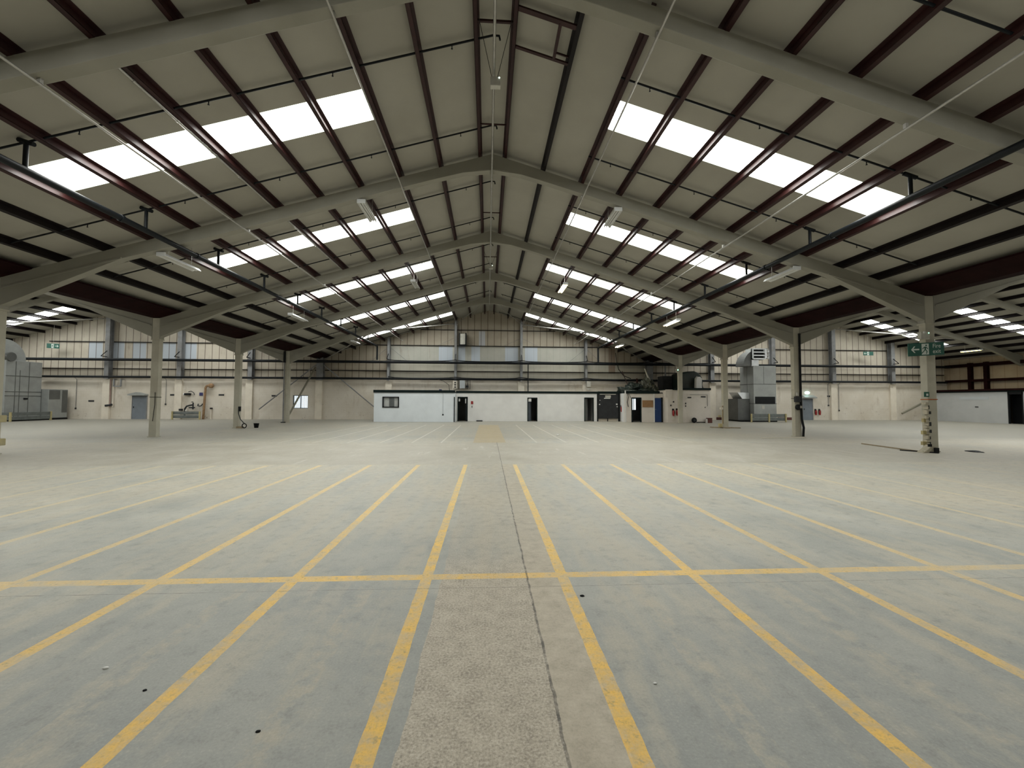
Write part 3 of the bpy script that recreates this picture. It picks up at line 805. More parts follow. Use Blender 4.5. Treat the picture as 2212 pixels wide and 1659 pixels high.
# ------------------------------------------------------------------ small marker plates on the block wall
MARK = [(-35.62, 1.62, 'left of the grey door, far left'), (-28.60, 2.20, 'on the pier left of the rusty pipe'), (-24.35, 2.22, 'between rusty pipe and bucket column'),
        (-19.65, 2.16, 'above the dark diagonal brace'), (34.05, 2.37, 'right of the grey door under the thin conduit'), (19.75, 2.25, 'by the right-hand store')]
for x, z, lab in MARK[:5]:
    o = MB().box(x - 0.24, x + 0.24, YB - 0.022, YB - 0.002, z - 0.07, z + 0.07)
    tag(o.build('marker_plate', M['dark_grey']), 'small dark plate on the wall %s' % lab, 'plate', 'marker plates')
for x, z0, lab in ((-29.2, 1.4, 'left of the rusty pipe'), (33.9, 1.5, 'right of the extinguishers'), (35.0, 1.0, 'near the marker plate at right'), (-36.9, 1.0, 'beside the left air unit')):
    t = thing('conduit_drop', (x, YB, z0), 'thin vertical conduit with a switch on the block wall %s' % lab, 'conduit', 'wall conduits')
    MB().tube([(x, YB - 0.22, 3.7), (x, YB - 0.04, 3.55), (x, YB - 0.03, z0)], 0.02, 6).build('pipe', M['grey_steel'], t)
    MB().box(x - 0.05, x + 0.05, YB - 0.07, YB, z0 - 0.12, z0 + 0.02).build('switch', M['dark_grey'], t)

# ------------------------------------------------------------------ fluorescent fittings
def lamp(x, y0, y1, z, lit, label, mat='tube_on'):
    t = thing('batten_light', (x, (y0 + y1) / 2, z), label, 'light', 'fluorescent fittings')
    w = 0.15
    pr = [(x - w, z - 0.02), (x - 0.08, z + 0.07), (x + 0.08, z + 0.07), (x + w, z - 0.02), (x + w, z - 0.035), (x + 0.075, z + 0.05), (x - 0.075, z + 0.05), (x - w, z - 0.035)]
    MB().prism(pr, 'y', y0, y1).build('reflector', M['lamp_off'], t)
    for dx in (-0.085, 0.0, 0.085) if not lit else (-0.075, 0.075):
        MB().tube([(x + dx, y0 + 0.04, z - 0.01), (x + dx, y1 - 0.04, z - 0.01)], 0.02 if not lit else 0.04, 8).build('tube', M[mat] if lit else M['tube_off'], t)
    for yy in (y0 + 0.3, y1 - 0.3):
        rx = RX + SPAN * round((x - RX) / SPAN)
        MB().tube([(x, yy, z + 0.06), (x, yy, ZC - SL * abs(x - rx) - 0.02)], 0.008, 6).build('hanger', M['galv'], t)
    MB().box(x - 0.14, x + 0.14, y0 - 0.03, y0, z - 0.05, z + 0.08).build('end_cap', M['lamp_off'], t)
    return t
lamp(-4.28, 14.10, 15.70, 8.43, False, 'unlit triple-tube fitting hanging on the left slope just beyond the second frame')
lamp(4.50, 14.10, 15.60, 8.43, False, 'unlit triple-tube fitting hanging on the right slope just beyond the second frame')
lamp(-10.75, 14.25, 15.95, 6.52, False, 'unlit fitting low on the left slope beside the black main, beyond the second frame')
lamp(10.98, 14.15, 15.75, 6.52, False, 'unlit fitting low on the right slope beside the black main, beyond the second frame')
lamp(4.40, 23.45, 25.3, 8.45, True, 'brightly lit fitting high on the right slope, beyond the third frame')
lamp(11.03, 23.55, 25.4, 6.50, True, 'lit fitting low on the right slope beyond the third frame')
lamp(-4.20, 23.45, 25.0, 8.45, False, 'unlit fitting high on the left slope, beyond the third frame')
lamp(-10.88, 23.6, 25.6, 6.49, False, 'unlit fitting low on the left slope, beyond the third frame')
lamp(11.13, 33.95, 35.6, 6.46, True, 'small lit fitting low on the right slope near the gable')
lamp(-10.80, 33.95, 35.6, 6.50, False, 'small unlit fitting low on the left slope near the gable')
lamp(42.97, 33.95, 35.5, 6.40, True, 'lit yellow fitting in the right side hall, right of the exit sign', 'tube_yellow')

# emergency lights hung on the ridge
def ridge_light(y, z, label):
    t = thing('emergency_light', (RX, y, z), label, 'light', 'ridge emergency lights')
    MB().box(RX - 0.10, RX + 0.14, y - 0.07, y + 0.07, z - 0.16, z + 0.06).build('casing', M['white_dirty'], t, 0.01)
    MB().lathe([(0.012, -0.01), (0.018, 0.0)], (RX + 0.11, y - 0.075, z + 0.03), 8, 'y').build('indicator', M['led_white'], t)
    for s in (-1, 1):
        MB().tube([(RX + s * 0.06, y, z + 0.06), (RX + s * 0.36, y - 0.9, 10.1)], 0.007, 6).build('wire', M['black'], t)
ridge_light(9.75, 9.42, 'small white emergency light hanging on wires at the ridge, nearest one')
ridge_light(24.0, 9.55, 'small white emergency light hanging at the ridge beyond the third frame')

# ------------------------------------------------------------------ cabins along the gable
def front(x0, x1, y, th, z1, ops, mat, parent, name='front_wall'):
    mb = MB(); xs = x0
    for a, b_, z0, zt in sorted(ops):
        mb.box(xs, a, y, y + th, 0, z1)
        if z0 > 0: mb.box(a, b_, y, y + th, 0, z0)
        mb.box(a, b_, y, y + th, zt, z1)
        xs = b_
    mb.box(xs, x1, y, y + th, 0, z1)
    return mb.build(name, mat, parent)
def door_frame(x0, x1, y, z1, mat, parent, w=0.07, name='door_frame'):
    MB().box(x0 - 0.01, x0 + w, y - 0.02, y + 0.10, 0, z1).box(x1 - w, x1 + 0.01, y - 0.02, y + 0.10, 0, z1).box(x0, x1, y - 0.02, y + 0.10, z1 - w, z1 + 0.01).build(name, mat, parent)
def shell(x0, x1, y, z1, parent, mat, left=True, right=True):
    if left: MB().box(x0, x0 + 0.12, y + 0.13, 39.7, 0, z1).build('side_wall', mat, parent)
    if right: MB().box(x1 - 0.12, x1, y + 0.13, 39.7, 0, z1).build('side_wall', mat, parent)
    MB().box(x0, x1, y + 0.02, 39.7, z1, z1 + 0.08).build('roof', M['fascia'], parent)
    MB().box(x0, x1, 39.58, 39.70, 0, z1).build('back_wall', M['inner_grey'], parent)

# bluish cabin on the left
cb = thing('cabin', (-6.05, 35.2, 0), 'bluish white block cabin with dark framed window, left end of the cabin row', 'cabin')
front(-9.36, -2.72, 35.2, 0.13, 2.42, [(-8.66, -7.31, 1.18, 2.08)], M['cabin_blue'], cb)
shell(-9.36, -2.72, 35.2, 2.42, cb, M['cabin_blue'])
MB().box(-9.40, -2.70, 35.12, 35.2, 2.42, 2.64).build('fascia', M['fascia'], cb)
wf = MB().box(-8.66, -8.58, 35.14, 35.26, 1.18, 2.08).box(-7.39, -7.31, 35.14, 35.26, 1.18, 2.08).box(-8.66, -7.31, 35.14, 35.26, 1.18, 1.26).box(-8.66, -7.31, 35.14, 35.26, 2.0, 2.08).build('window_frame', M['black'], cb)
t2 = NT('cabin_glass'); t2.p.inputs['Alpha'].default_value = 0.12; t2.p.inputs['Base Color'].default_value = (0.6, 0.65, 0.65, 1); t2.p.inputs['Roughness'].default_value = 0.05
M['glass'] = t2.m
MB().box(-8.58, -7.39, 35.22, 35.23, 1.26, 2.0).build('window_pane', M['glass'], wf)
cur = MB()
for a, b_ in ((-8.55, -8.15), (-7.72, -7.40)):
    n = 8
    for k in range(n):
        x0 = a + (b_ - a) * k / n
        cur.box(x0, x0 + (b_ - a) / n * 0.8, 35.32 + 0.03 * (k % 2), 35.34 + 0.03 * (k % 2), 1.2, 2.06)
cur.build('curtains', M['white'], wf)
MB().box(-7.72, -7.56, 39.50, 39.56, 1.1, 2.2).build('far_window', M['window_glow'], cb)  # glowing strip added to brighten the view through the cabin window
MB().tube([(-3.70, 35.18, 2.4), (-3.70, 35.18, 0.66)], 0.014, 6).build('cable_run', M['pale_blue'], cb)
MB().lathe([(0.05, -0.06), (0.075, 0.0)], (-3.70, 35.2, 0.6), 10, 'y').build('socket', M['dark_grey'], cb)
MB().box(-2.80, -2.72, 35.16, 35.2, 0.0, 2.08).build('corner_strip', M['black'], cb)

# long white cabin
cw = thing('cabin', (4.4, 36.45, 0), 'long white block cabin with three open dark doorways, under the apex', 'cabin')
ops = [(-2.58, -1.72, 0, 2.10), (3.48, 4.34, 0, 2.06), (8.50, 9.33, 0, 2.09)]
front(-2.72, 9.62, 36.45, 0.13, 2.45, ops, M['cabin_white'], cw)
shell(-2.72, 9.62, 36.45, 2.45, cw, M['cabin_white'], left=False)
MB().box(-2.72, 9.7, 36.37, 36.45, 2.44, 2.62).build('fascia', M['fascia'], cw)
for a, b_, z0, z1 in ops: door_frame(a, b_, 36.45, z1, M['fascia'], cw)
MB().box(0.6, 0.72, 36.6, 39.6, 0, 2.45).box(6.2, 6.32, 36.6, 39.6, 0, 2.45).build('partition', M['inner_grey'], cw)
# leaves standing open into the rooms
d = MB().bar((-1.82, 36.52, 1.02), (-1.95, 37.35, 1.02), 0.045, 2.0).build('door_leaf', M['dark_grey'], cw)
MB().box(-1.93, -1.86, 36.48, 36.53, 1.55, 1.95).build('notice', M['white'], d)
MB().box(-2.50, -2.38, 36.50, 36.515, 1.72, 1.95).build('notice', M['white'], cw)
d = MB().bar((3.56, 36.55, 1.0), (3.86, 37.2, 1.0), 0.045, 1.98).build('door_leaf', M['grey_door'], cw)
MB().box(3.56, 3.82, 36.47, 36.49, 1.72, 2.0).build('notice', M['white'], cw)
d = MB().bar((8.60, 36.55, 1.02), (8.98, 37.25, 1.02), 0.045, 1.98).build('door_leaf', M['inner_grey'], cw)
# black sliding door next to it
bd = thing('sliding_door', (10.57, 36.4, 0), 'wide black door with pale signs, right of the long white cabin', 'door')
MB().box(9.66, 11.58, 36.42, 36.50, 0.25, 2.44).build('door_panel', M['dark_grey'], bd)
MB().box(9.63, 9.72, 36.36, 36.48, 0.0, 2.44).box(11.52, 11.66, 36.36, 36.48, 0.0, 2.48).box(10.54, 10.60, 36.40, 36.48, 0.0, 0.27).build('door_posts', M['black'], bd)
MB().box(9.71, 11.66, 36.34, 36.52, 2.44, 2.64).build('track', M['fascia'], bd)
MB().box(9.86, 11.30, 36.34, 36.42, 2.36, 2.42).build('tube_lamp', M['white_dirty'], bd)
MB().box(10.35, 10.85, 36.38, 36.41, 2.10, 2.30).build('sign_plate', M['white_dirty'], bd)
MB().box(10.25, 10.80, 36.37, 36.41, 2.00, 2.08).build('sign_plate', M['white'], bd)
for x, z, s in ((9.85, 1.50, 0.05), (9.88, 1.86, 0.035), (11.38, 1.52, 0.07), (11.42, 1.30, 0.05)):
    MB().box(x - s, x + s, 36.39, 36.42, z - s * 0.8, z + s * 0.8).build('notice', M['white'], bd)
MB().box(9.68, 11.52, 36.6, 36.64, 0.0, 0.3).build('threshold', M['cream'], bd)

# right-hand cabin with blue door
cr = thing('cabin', (13.4, 35.25, 0), 'white cabin with brown notice board and blue door, between black door and store', 'cabin')
ops = [(12.30, 13.16, 0, 2.10), (14.30, 15.02, 0, 2.08)]
front(11.70, 15.06, 35.25, 0.13, 2.46, ops, M['cabin_cream'], cr)
shell(11.70, 15.06, 35.25, 2.46, cr, M['cabin_white'])
MB().box(11.80, 14.75, 35.17, 35.25, 2.44, 2.66).build('fascia', M['fascia'], cr)
door_frame(12.30, 13.16, 35.25, 2.10, M['fascia'], cr)
MB().bar((12.42, 35.42, 1.0), (12.72, 36.1, 1.0), 0.045, 1.95).build('door_leaf', M['dark_grey'], cr)
MB().box(12.40, 12.54, 35.44, 35.46, 1.05, 2.0).box(12.60, 12.74, 35.44, 35.46, 1.05, 2.0).build('window_strip', M['window_glow'], cr)
MB().box(13.25, 14.18, 35.21, 35.25, 1.28, 1.87).build('notice_board', M['brown_board'], cr)
bl = MB().box(14.32, 14.88, 35.20, 35.26, 0.02, 2.06).build('blue_door', M['blue_door'], cr)
MB().lathe([(0.02, -0.06), (0.03, 0.0)], (14.40, 35.2, 1.10), 8, 'y').build('handle', M['galv'], bl)
MB().box(14.88, 15.03, 35.22, 35.28, 0.0, 2.12).build('door_jamb', M['black'], cr)
MB().box(14.22, 14.31, 35.18, 35.25, 0.0, 2.66).build('white_post', M['white'], cr)
MB().box(11.72, 11.82, 35.18, 35.25, 0.0, 2.70).build('white_post', M['white'], cr)
gz = MB().tube([(11.98, 35.2, 2.5), (12.0, 35.17, 2.1), (11.92, 35.17, 1.7), (12.0, 35.17, 1.3)], 0.03, 8).tube([(12.1, 35.2, 2.4), (12.2, 35.17, 2.1)], 0.02, 6)
gz.build('dark_cables', M['dark_grey'], cr)

cs = thing('store', (16.9, 34.35, 0), 'cream block store at the right end of the row, dark roof edge', 'store')
front(15.08, 18.76, 34.35, 0.13, 2.74, [], M['cabin_cream'], cs)
shell(15.08, 18.76, 34.35, 2.74, cs, M['cabin_cream'])
MB().box(15.60, 18.80, 34.27, 34.36, 2.74, 2.92).build('fascia', M['fascia'], cs)
MB().box(14.90, 15.50, 34.32, 34.35, 2.08, 2.78).build('corner_panel', M['cabin_cream'], cs)
for x, z, w, h in ((16.95, 2.12, 0.16, 0.05), (18.15, 2.18, 0.2, 0.05), (16.62, 1.62, 0.04, 0.06), (16.62, 1.40, 0.04, 0.05), (15.35, 1.45, 0.05, 0.06), (15.58, 1.75, 0.05, 0.06), (18.3, 1.3, 0.03, 0.04)):
    MB().box(x - w, x + w, 34.32, 34.35, z - h, z + h).build('wall_fitting', M['dark_grey'], cs)
MB().tube([(17.0, 34.33, 2.36), (18.5, 34.33, 2.36), (18.52, 34.33, 1.4)], 0.014, 6).build('conduit', M['inner_grey'], cs)

# --------------------------------------------- things around the cabins
def extinguisher(x, y, z, label):
    t = thing('fire_extinguisher', (x, y, z), label, 'fire extinguisher', 'fire extinguishers')
    MB().lathe([(0.06, 0.0), (0.08, 0.03), (0.08, 0.38), (0.05, 0.45), (0.025, 0.47)], (x, y, z), 14).build('cylinder', M['red'], t)
    MB().box(x - 0.03, x + 0.05, y - 0.025, y + 0.025, z + 0.47, z + 0.53).build('valve', M['black'], t)
    MB().tube([(x + 0.03, y, z + 0.49), (x + 0.10, y - 0.01, z + 0.40), (x + 0.095, y - 0.01, z + 0.15)], 0.014, 8).build('hose', M['black'], t)
    MB().box(x - 0.07, x + 0.07, y + 0.08, y + 0.10, z + 0.1, z + 0.6).build('wall_bracket', M['black'], t)
extinguisher(15.52, 34.24, 0.58, 'left one of two red extinguishers on the store wall beside the column')
extinguisher(15.84, 34.24, 0.60, 'right one of two red extinguishers on the store wall beside the column')
extinguisher(11.72, 36.1, 0.85, 'single red extinguisher at the right edge of the black door')
extinguisher(32.52, 39.79, 0.50, 'left one of two red extinguishers right of the grey door in the right hall')
extinguisher(32.92, 39.79, 0.50, 'right one of two red extinguishers right of the grey door in the right hall')
t = thing('call_point', (-1.33, 36.4, 1.5), 'red fire alarm box on the long white cabin beside its first door', 'alarm box')
MB().box(-1.43, -1.24, 36.38, 36.45, 1.48, 1.74).build('casing', M['red'], t, 0.01)
MB().box(-1.36, -1.31, 36.40, 36.45, 1.18, 1.34).build('switch', M['dark_grey'], t)
tag(MB().box(-0.95, -0.42, 36.1, 36.4, 0.0, 0.09).build('doormat', M['dark_grey'], None, 0.02), 'small dark flat block on the floor at the long white cabin', 'block')
t = thing('roof_box', (-3.9, 35.6, 2.5), 'small blue box on the roof edge of the bluish cabin', 'box')
MB().box(-4.08, -3.86, 35.5, 35.75, 2.50, 2.72).build('casing', M['blue_plate'], t, 0.01)

def blob(name, c, s, seed, amp, mat, parent=None, flat=0.0, sub=4, freq=1.2):
    bm = bmesh.new(); bmesh.ops.create_icosphere(bm, subdivisions=sub, radius=1.0)
    for v in bm.verts:
        n = v.co.normalized()
        q = n * freq + Vector((seed, seed * 1.7, seed * 0.3))
        k = 1 + amp * noise.fractal(q, 0.8, 2.1, 4) + amp * 0.6 * abs(noise.noise(q * 2.3))
        p = n * k
        if p.z < -flat: p.z = -flat
        v.co = Vector((c[0] + p.x * s[0], c[1] + p.y * s[1], c[2] + (p.z + flat) * s[2]))
    me = bpy.data.meshes.new(name); bm.to_mesh(me); bm.free(); me.materials.append(mat)
    me.polygons.foreach_set('use_smooth', [True] * len(me.polygons))
    o = bpy.data.objects.new(name, me); COL.objects.link(o)
    if parent is not None:
        o.parent = parent; o.matrix_parent_inverse = Matrix.Translation(-Vector(parent.location))
    return o
t = thing('tarpaulin_heap', (14.0, 37.4, 2.54), 'crumpled dark green tarpaulin heap on the cabin roof left of the column', 'tarpaulin')
blob('sheet', (13.5, 37.4, 2.56), (1.35, 1.2, 0.62), 1.3, 0.55, M['tarp'], t, 0.2, 5, 1.6)
blob('sheet', (14.5, 37.1, 2.56), (0.60, 0.8, 0.95), 4.1, 0.6, M['tarp_light'], t, 0.2, 5, 1.6)
MB().tube([(14.15, 37.0, 4.75), (14.35, 37.0, 4.2), (14.62, 37.0, 3.6)], [0.03, 0.07, 0.10], 10).build('hanging_fold', M['white_dirty'], t)
MB().bar((13.2, 38.0, 2.6), (12.6, 38.6, 4.6), 0.05).bar((13.9, 38.0, 2.6), (13.85, 38.2, 3.9), 0.12).build('leaning_bars', M['purlin'], t)
floor_cable('cable', [(12.3, 39.2, 5.5), (12.4, 39.0, 4.8), (12.8, 38.8, 4.2), (13.4, 38.5, 3.9)], 0.035, 'black', 'black cable looping down beside the tarpaulin heap')
floor_cable('cable', [(12.2, 39.3, 6.4), (12.3, 39.2, 5.4)], 0.03, 'black', 'black cable hanging from the roof above the tarpaulin heap')
tag(MB().box(15.9, 16.8, 37.2, 38.4, 2.83, 4.1).build('crate', M['dark_grey'], None, 0.02), 'dark boxy unit on the store roof behind the column', 'box')
# covered tank with a white can
t = thing('covered_tank', (18.0, 36.2, 2.82), 'dark green rounded tarpaulin cover on the store roof, right of the column', 'tarpaulin')
pr = [(16.85, 2.83), (16.85, 4.25), (17.5, 4.42), (18.15, 4.46), (18.55, 4.28), (18.8, 3.95), (18.9, 3.5), (18.86, 3.2), (19.05, 2.83)]
MB().prism(pr, 'y', 35.7, 37.6).build('cover', M['tarp'], t, 0.12)
t = thing('jerrycan', (18.25, 35.4, 2.82), 'white plastic can standing on the store roof in front of the green cover', 'can')
MB().prism([(17.98, 2.83), (18.52, 2.83), (18.52, 3.78), (18.38, 3.93), (18.14, 3.93), (18.02, 3.78)], 'y', 35.2, 35.55).build('body', M['white'], t, 0.04)
MB().lathe([(0.05, 0), (0.05, 0.06)], (18.15, 35.38, 3.92), 10).build('cap', M['white_dirty'], t)
# bits on the floor by the store
t = thing('tyre', (17.25, 34.1, 0.2), 'black round wheel leaning on the store wall', 'wheel')
ring = []
mbx = MB(); n = 20
prf = [(0.11, -0.07), (0.19, -0.07), (0.22, -0.03), (0.22, 0.03), (0.19, 0.07), (0.11, 0.07)]
mbx.lathe(prf, (17.25, 34.15, 0.22), 20, 'y'); mbx.build('tread', M['black'], t)
MB().lathe([(0.10, -0.075), (0.11, 0.075)], (17.25, 34.15, 0.22), 16, 'y').build('hub', M['dark_grey'], t)
tag(MB().tube([(17.45, 34.2, 0.04), (17.8, 34.1, 0.06), (18.2, 34.2, 0.04)], 0.035, 8).build('black_hose', M['black']), 'short black hose lying along the store wall', 'hose')
t = thing('scrap_box', (18.5, 34.1, 0), 'reddish brown box with a white panel at the store corner', 'box')
MB().box(18.32, 18.72, 33.98, 34.25, 0.0, 0.42).build('body', M['dark_red'], t, 0.02)
MB().box(18.24, 18.31, 34.0, 34.2, 0.0, 0.34).build('white_panel', M['white'], t)

# ------------------------------------------------------------------ air unit in the right hall
au = thing('air_heater', (24.7, 37.0, 0), 'tall grey sheet metal air heater with louvred outlet on top, right hall', 'air heater')
X0, X1, Y0, Y1 = 23.66, 25.76, 36.0, 38.0
MB().box(X0, X1, Y0, Y1, 0.12, 5.0).build('body', M['duct'], au, 0.02)
sm = MB()
for z in (3.36, 1.62): sm.box(X0 - 0.012, X1 + 0.012, Y0 - 0.012, Y1 + 0.01, z - 0.025, z + 0.025)
for x in (24.62,): sm.box(x - 0.012, x + 0.012, Y0 - 0.012, Y0, 3.38, 4.95)
sm.box(X0 - 0.012, X0, 36.9, 36.93, 0.2, 4.95)
sm.build('panel_seams', M['duct_dark'], au)
MB().box(23.78, 25.62, Y0 - 0.03, Y0 + 0.02, 1.60, 2.24).build('intake_grille', M['black'], au)
gs = MB()
for k in range(8): gs.box(23.78, 25.62, Y0 - 0.045, Y0 - 0.03, 1.64 + k * 0.08, 1.655 + k * 0.08)
gs.build('grille_bars', M['dark_grey'], au)
MB().box(24.40, 24.62, Y0 - 0.02, Y0, 1.15, 1.45).build('label_plate', M['white_dirty'], au)
# elbow and outlet
el = MB(); n = 10
cx_, cz_ = 24.15, 4.98
arc = [(cx_ - 1.25 * math.cos(a), cz_ + 1.45 * math.sin(a)) for a in [math.pi / 2 * k / n for k in range(n + 1)]]
el.prism(arc + [(cx_, cz_)], 'y', 36.2, 37.4)
el.build('elbow', M['duct_dark'], au)
MB().box(23.6, 24.25, 36.1, 37.3, 4.98, 5.55).build('outlet_neck', M['duct_bright'], au)
def louvre(p0, dx, dy, w, z0, z1, parent):
    """open louvred box face, p0 left bottom, direction (dx,dy)"""
    mb = MB(); dk = MB()
    P = Vector((p0[0], p0[1], 0)); D = Vector((dx, dy, 0)).normalized(); Nn = Vector((D.y, -D.x, 0))
    hgt = (z1 - z0)
    for k in range(4):
        z = z0 + hgt * k / 3
        a, b_ = P.copy(), P + D * w; a.z = b_.z = z
        mb.bar(a + Nn * 0.02, b_ + Nn * 0.02, 0.10, 0.10)
    for q in (0.0, w):
        a = P + D * q; mb.bar((a.x, a.y, z0), (a.x, a.y, z1), 0.10)
    mb.build('louvre_frame', M['duct_bright'], parent)
    a, b_ = P - Nn * 0.25, P + D * w - Nn * 0.25
    dk.bar((a.x, a.y, (z0 + z1) / 2), (b_.x, b_.y, (z0 + z1) / 2), 0.05, hgt); dk.build('louvre_back', M['black'], parent)
    bl_ = MB()
    for k in range(3):
        z = z0 + hgt * (k + 0.28) / 3
        a, b_ = P.copy(), P + D * w; a.z = b_.z = z
        bl_.bar(a - Nn * 0.06, b_ - Nn * 0.06, 0.14, 0.015)
    bl_.build('louvre_blade', M['duct'], parent)
louvre((23.62, 35.95), 1, 0, 1.12, 5.62, 6.50, au)
louvre((24.86, 35.98), 0.72, 0.70, 0.95, 5.70, 6.52, au)
MB().box(23.6, 24.8, 36.2, 37.0, 5.56, 6.56).build('outlet_box', M['duct'], au)
# side intake
MB().box(22.55, 23.64, 36.6, 38.2, 0.12, 2.05).build('side_box', M['duct_dark'], au, 0.02)
MB().add([(22.55, 36.6, 2.62), (23.64, 36.6, 2.62), (23.64, 38.0, 2.66), (22.55, 38.0, 2.66), (22.95, 36.55, 2.05), (23.64, 36.55, 2.05), (23.64, 38.0, 2.05), (22.95, 38.0, 2.05)],
         [(0, 1, 2, 3), (7, 6, 5, 4), (0, 4, 5, 1), (1, 5, 6, 2), (2, 6, 7, 3), (3, 7, 4, 0)]).build('cowl', M['duct_bright'], au)
MB().box(22.5, 25.8, 36.0, 38.2, 0.0, 0.12).build('plinth', M['black'], au)

def barrier(pts, label, nrail=2, h=0.72):
    t = thing('barrier', (pts[0][0], pts[0][1], 0), label, 'barrier', 'yellow post barriers')
    for x, y in pts:
        MB().box(x - 0.055, x + 0.055, y - 0.055, y + 0.055, 0, h + 0.02).build('post', M['yellow'], t, 0.01)
    for i in range(len(pts) - 1):
        a, b_ = pts[i], pts[i + 1]
        for z in ([0.58, 0.26] if nrail == 2 else [0.6]):
            r = MB()
            for dz, dy in ((0.09, 0.0), (0.0, 0.03), (-0.09, 0.0)):
                r.bar((a[0], a[1] + 0.075 - dy * 0.6, z + dz), (b_[0], b_[1] + 0.075 - dy * 0.6, z + dz), 0.02, 0.095)
            r.build('rail', M['rail'], t)
    return t
barrier([(22.95, 35.3), (24.55, 35.3), (26.15, 35.4)], 'grey rail barrier with yellow posts in front of the tall air heater')

# ------------------------------------------------------------------ air unit in the left hall
al = thing('air_heater', (-37.4, 37.0, 0), 'grey sheet metal air heater at the far left with round elbow on top', 'air heater')
AX = -37.9; AY0, AY1 = 35.2, 37.9
MB().box(AX - 2.2, AX, AY0, AY1, 0.12, 4.86).build('body', M['duct'], al, 0.02)
sm = MB()
for z in (3.62, 2.35, 2.02): sm.box(AX, AX + 0.02, AY0, AY1, z - 0.03, z + 0.03)
for yy in (35.9, 36.9): sm.box(AX, AX + 0.015, yy - 0.02, yy + 0.02, 0.2, 4.8)
sm.box(AX, AX + 0.015, 36.2, 36.24, 0.2, 4.1)
sm.build('panel_seams', M['duct_dark'], al)
n = 12; cy_, cz_ = AY0 - 0.05, 4.86
arc = [(cy_ + 1.55 * math.cos(a), cz_ + 1.65 * math.sin(a)) for a in [math.pi / 2 * k / n for k in range(n + 1)]]
MB().prism(arc + [(cy_, cz_)], 'x', AX - 1.6, AX - 0.1).build('elbow', M['duct'], al)
MB().lathe([(0.36, 0.0), (0.36, 0.25)], (AX - 0.12, AY0 + 0.25, 5.12), 16, 'x').build('outlet_spigot', M['duct_dark'], al)
MB().box(AX - 1.2, AX + 0.55, 37.95, 39.6, 0.15, 2.62).build('side_box', M['duct'], al, 0.02)
MB().box(AX + 0.555, AX + 0.57, 38.0, 38.9, 1.75, 2.55).box(AX + 0.555, AX + 0.57, 39.1, 39.55, 0.6, 2.55).build('side_panel', M['duct_dark'], al)
MB().box(AX - 2.2, AX + 0.6, AY0 - 0.05, 39.6, 0.0, 0.15).build('plinth', M['black'], al)
MB().box(AX, AX + 0.1, 36.55, 36.8, 1.72, 1.86).build('control_box', M['black'], al)
t = barrier([(-38.6, 33.2), (-36.75, 34.6), (-36.75, 37.6)], 'grey rail barrier with yellow posts in front of the left air heater')
# pipework between unit and wall
t = thing('pipe_stack', (-33.8, YB, 1.2), 'pair of pinkish pipes climbing the block wall right of the left air heater', 'pipes')
MB().tube([(-33.95, YB - 0.1, 1.1), (-33.95, YB - 0.1, 3.6)], 0.05, 8).build('pipe', M['pink_pipe'], t)
MB().tube([(-33.7, YB - 0.1, 1.1), (-33.7, YB - 0.1, 3.6)], 0.04, 8).build('pipe', M['cream'], t)
MB().tube([(-34.2, YB - 0.3, 1.2), (-33.95, YB - 0.12, 1.25), (-33.7, YB - 0.2, 1.3)], 0.09, 8).build('valve', M['dark_grey'], t)
t = thing('wall_hoop', (-33.2, YB, 3.0), 'square dark bracket on the block wall right of the left air heater', 'bracket')
MB().bar((-33.5, YB - 0.3, 3.6), (-33.5, YB - 0.3, 2.95), 0.09).bar((-32.9, YB - 0.3, 3.6), (-32.9, YB - 0.3, 2.95), 0.09).bar((-33.5, YB - 0.3, 2.95), (-32.9, YB - 0.3, 2.95), 0.09).bar((-33.5, YB - 0.3, 3.6), (-33.5, YB, 3.6), 0.06).bar((-32.9, YB - 0.3, 3.6), (-32.9, YB, 3.6), 0.06).build('loop', M['grey_steel'], t)

# ------------------------------------------------------------------ wall doors
def wall_door(x0, x1, z1, label, hood):
    t = thing('steel_door', ((x0 + x1) / 2, YB, 0), label, 'door')
    MB().box(x0, x1, YB - 0.05, YB - 0.005, 0.0, z1).build('door_leaf', M['grey_door'], t)
    MB().box(x0 - 0.05, x0, YB - 0.07, YB, 0, z1 + 0.05).box(x1, x1 + 0.07, YB - 0.07, YB, 0, z1 + 0.05).box(x0, x1, YB - 0.07, YB, z1, z1 + 0.06).build('door_frame', M['grey_steel'], t)
    xm = (x0 + x1) / 2
    if hood == 'gable':
        MB().prism([(x0 - 0.15, z1 + 0.08), (x1 + 0.12, z1 + 0.08), (x1 + 0.12, z1 + 0.2), (xm, z1 + 0.38), (x0 - 0.15, z1 + 0.2)], 'y', YB - 0.45, YB).build('hood', M['duct'], t)
    else:
        MB().prism([(YB - 0.5, z1 + 0.10), (YB, z1 + 0.10), (YB, z1 + 0.42), (YB - 0.5, z1 + 0.2)], 'x', x0 - 0.1, x1 + 0.18).build('hood', M['duct'], t)
    MB().box(x0 + 0.1, x0 + 0.14, YB - 0.09, YB - 0.05, 1.0, 1.15).build('handle', M['black'], t)
wall_door(-32.05, -30.86, 2.05, 'grey steel door with pitched hood in the left hall gable wall', 'gable')
wall_door(31.22, 32.2, 2.05, 'grey steel door with sloping hood under the lit exit light, right hall', 'flat')
t = thing('exit_light', (31.72, YB - 0.1, 2.66), 'lit oval exit light above the grey door in the right hall', 'light')
bm_ = MB().lathe([(0.02, -0.10), (0.2, -0.07), (0.24, 0.0)], (0, 0, 0), 18, 'y')
bm_.v = [(31.72 + p[0] * 1.05, YB - 0.02 + p[1], 2.70 + p[2] * 0.62) for p in bm_.v]
bm_.build('diffuser', M['exit_lit'], t)
MB().box(31.5, 31.94, YB - 0.02, YB, 2.53, 2.87).build('base', M['white'], t)

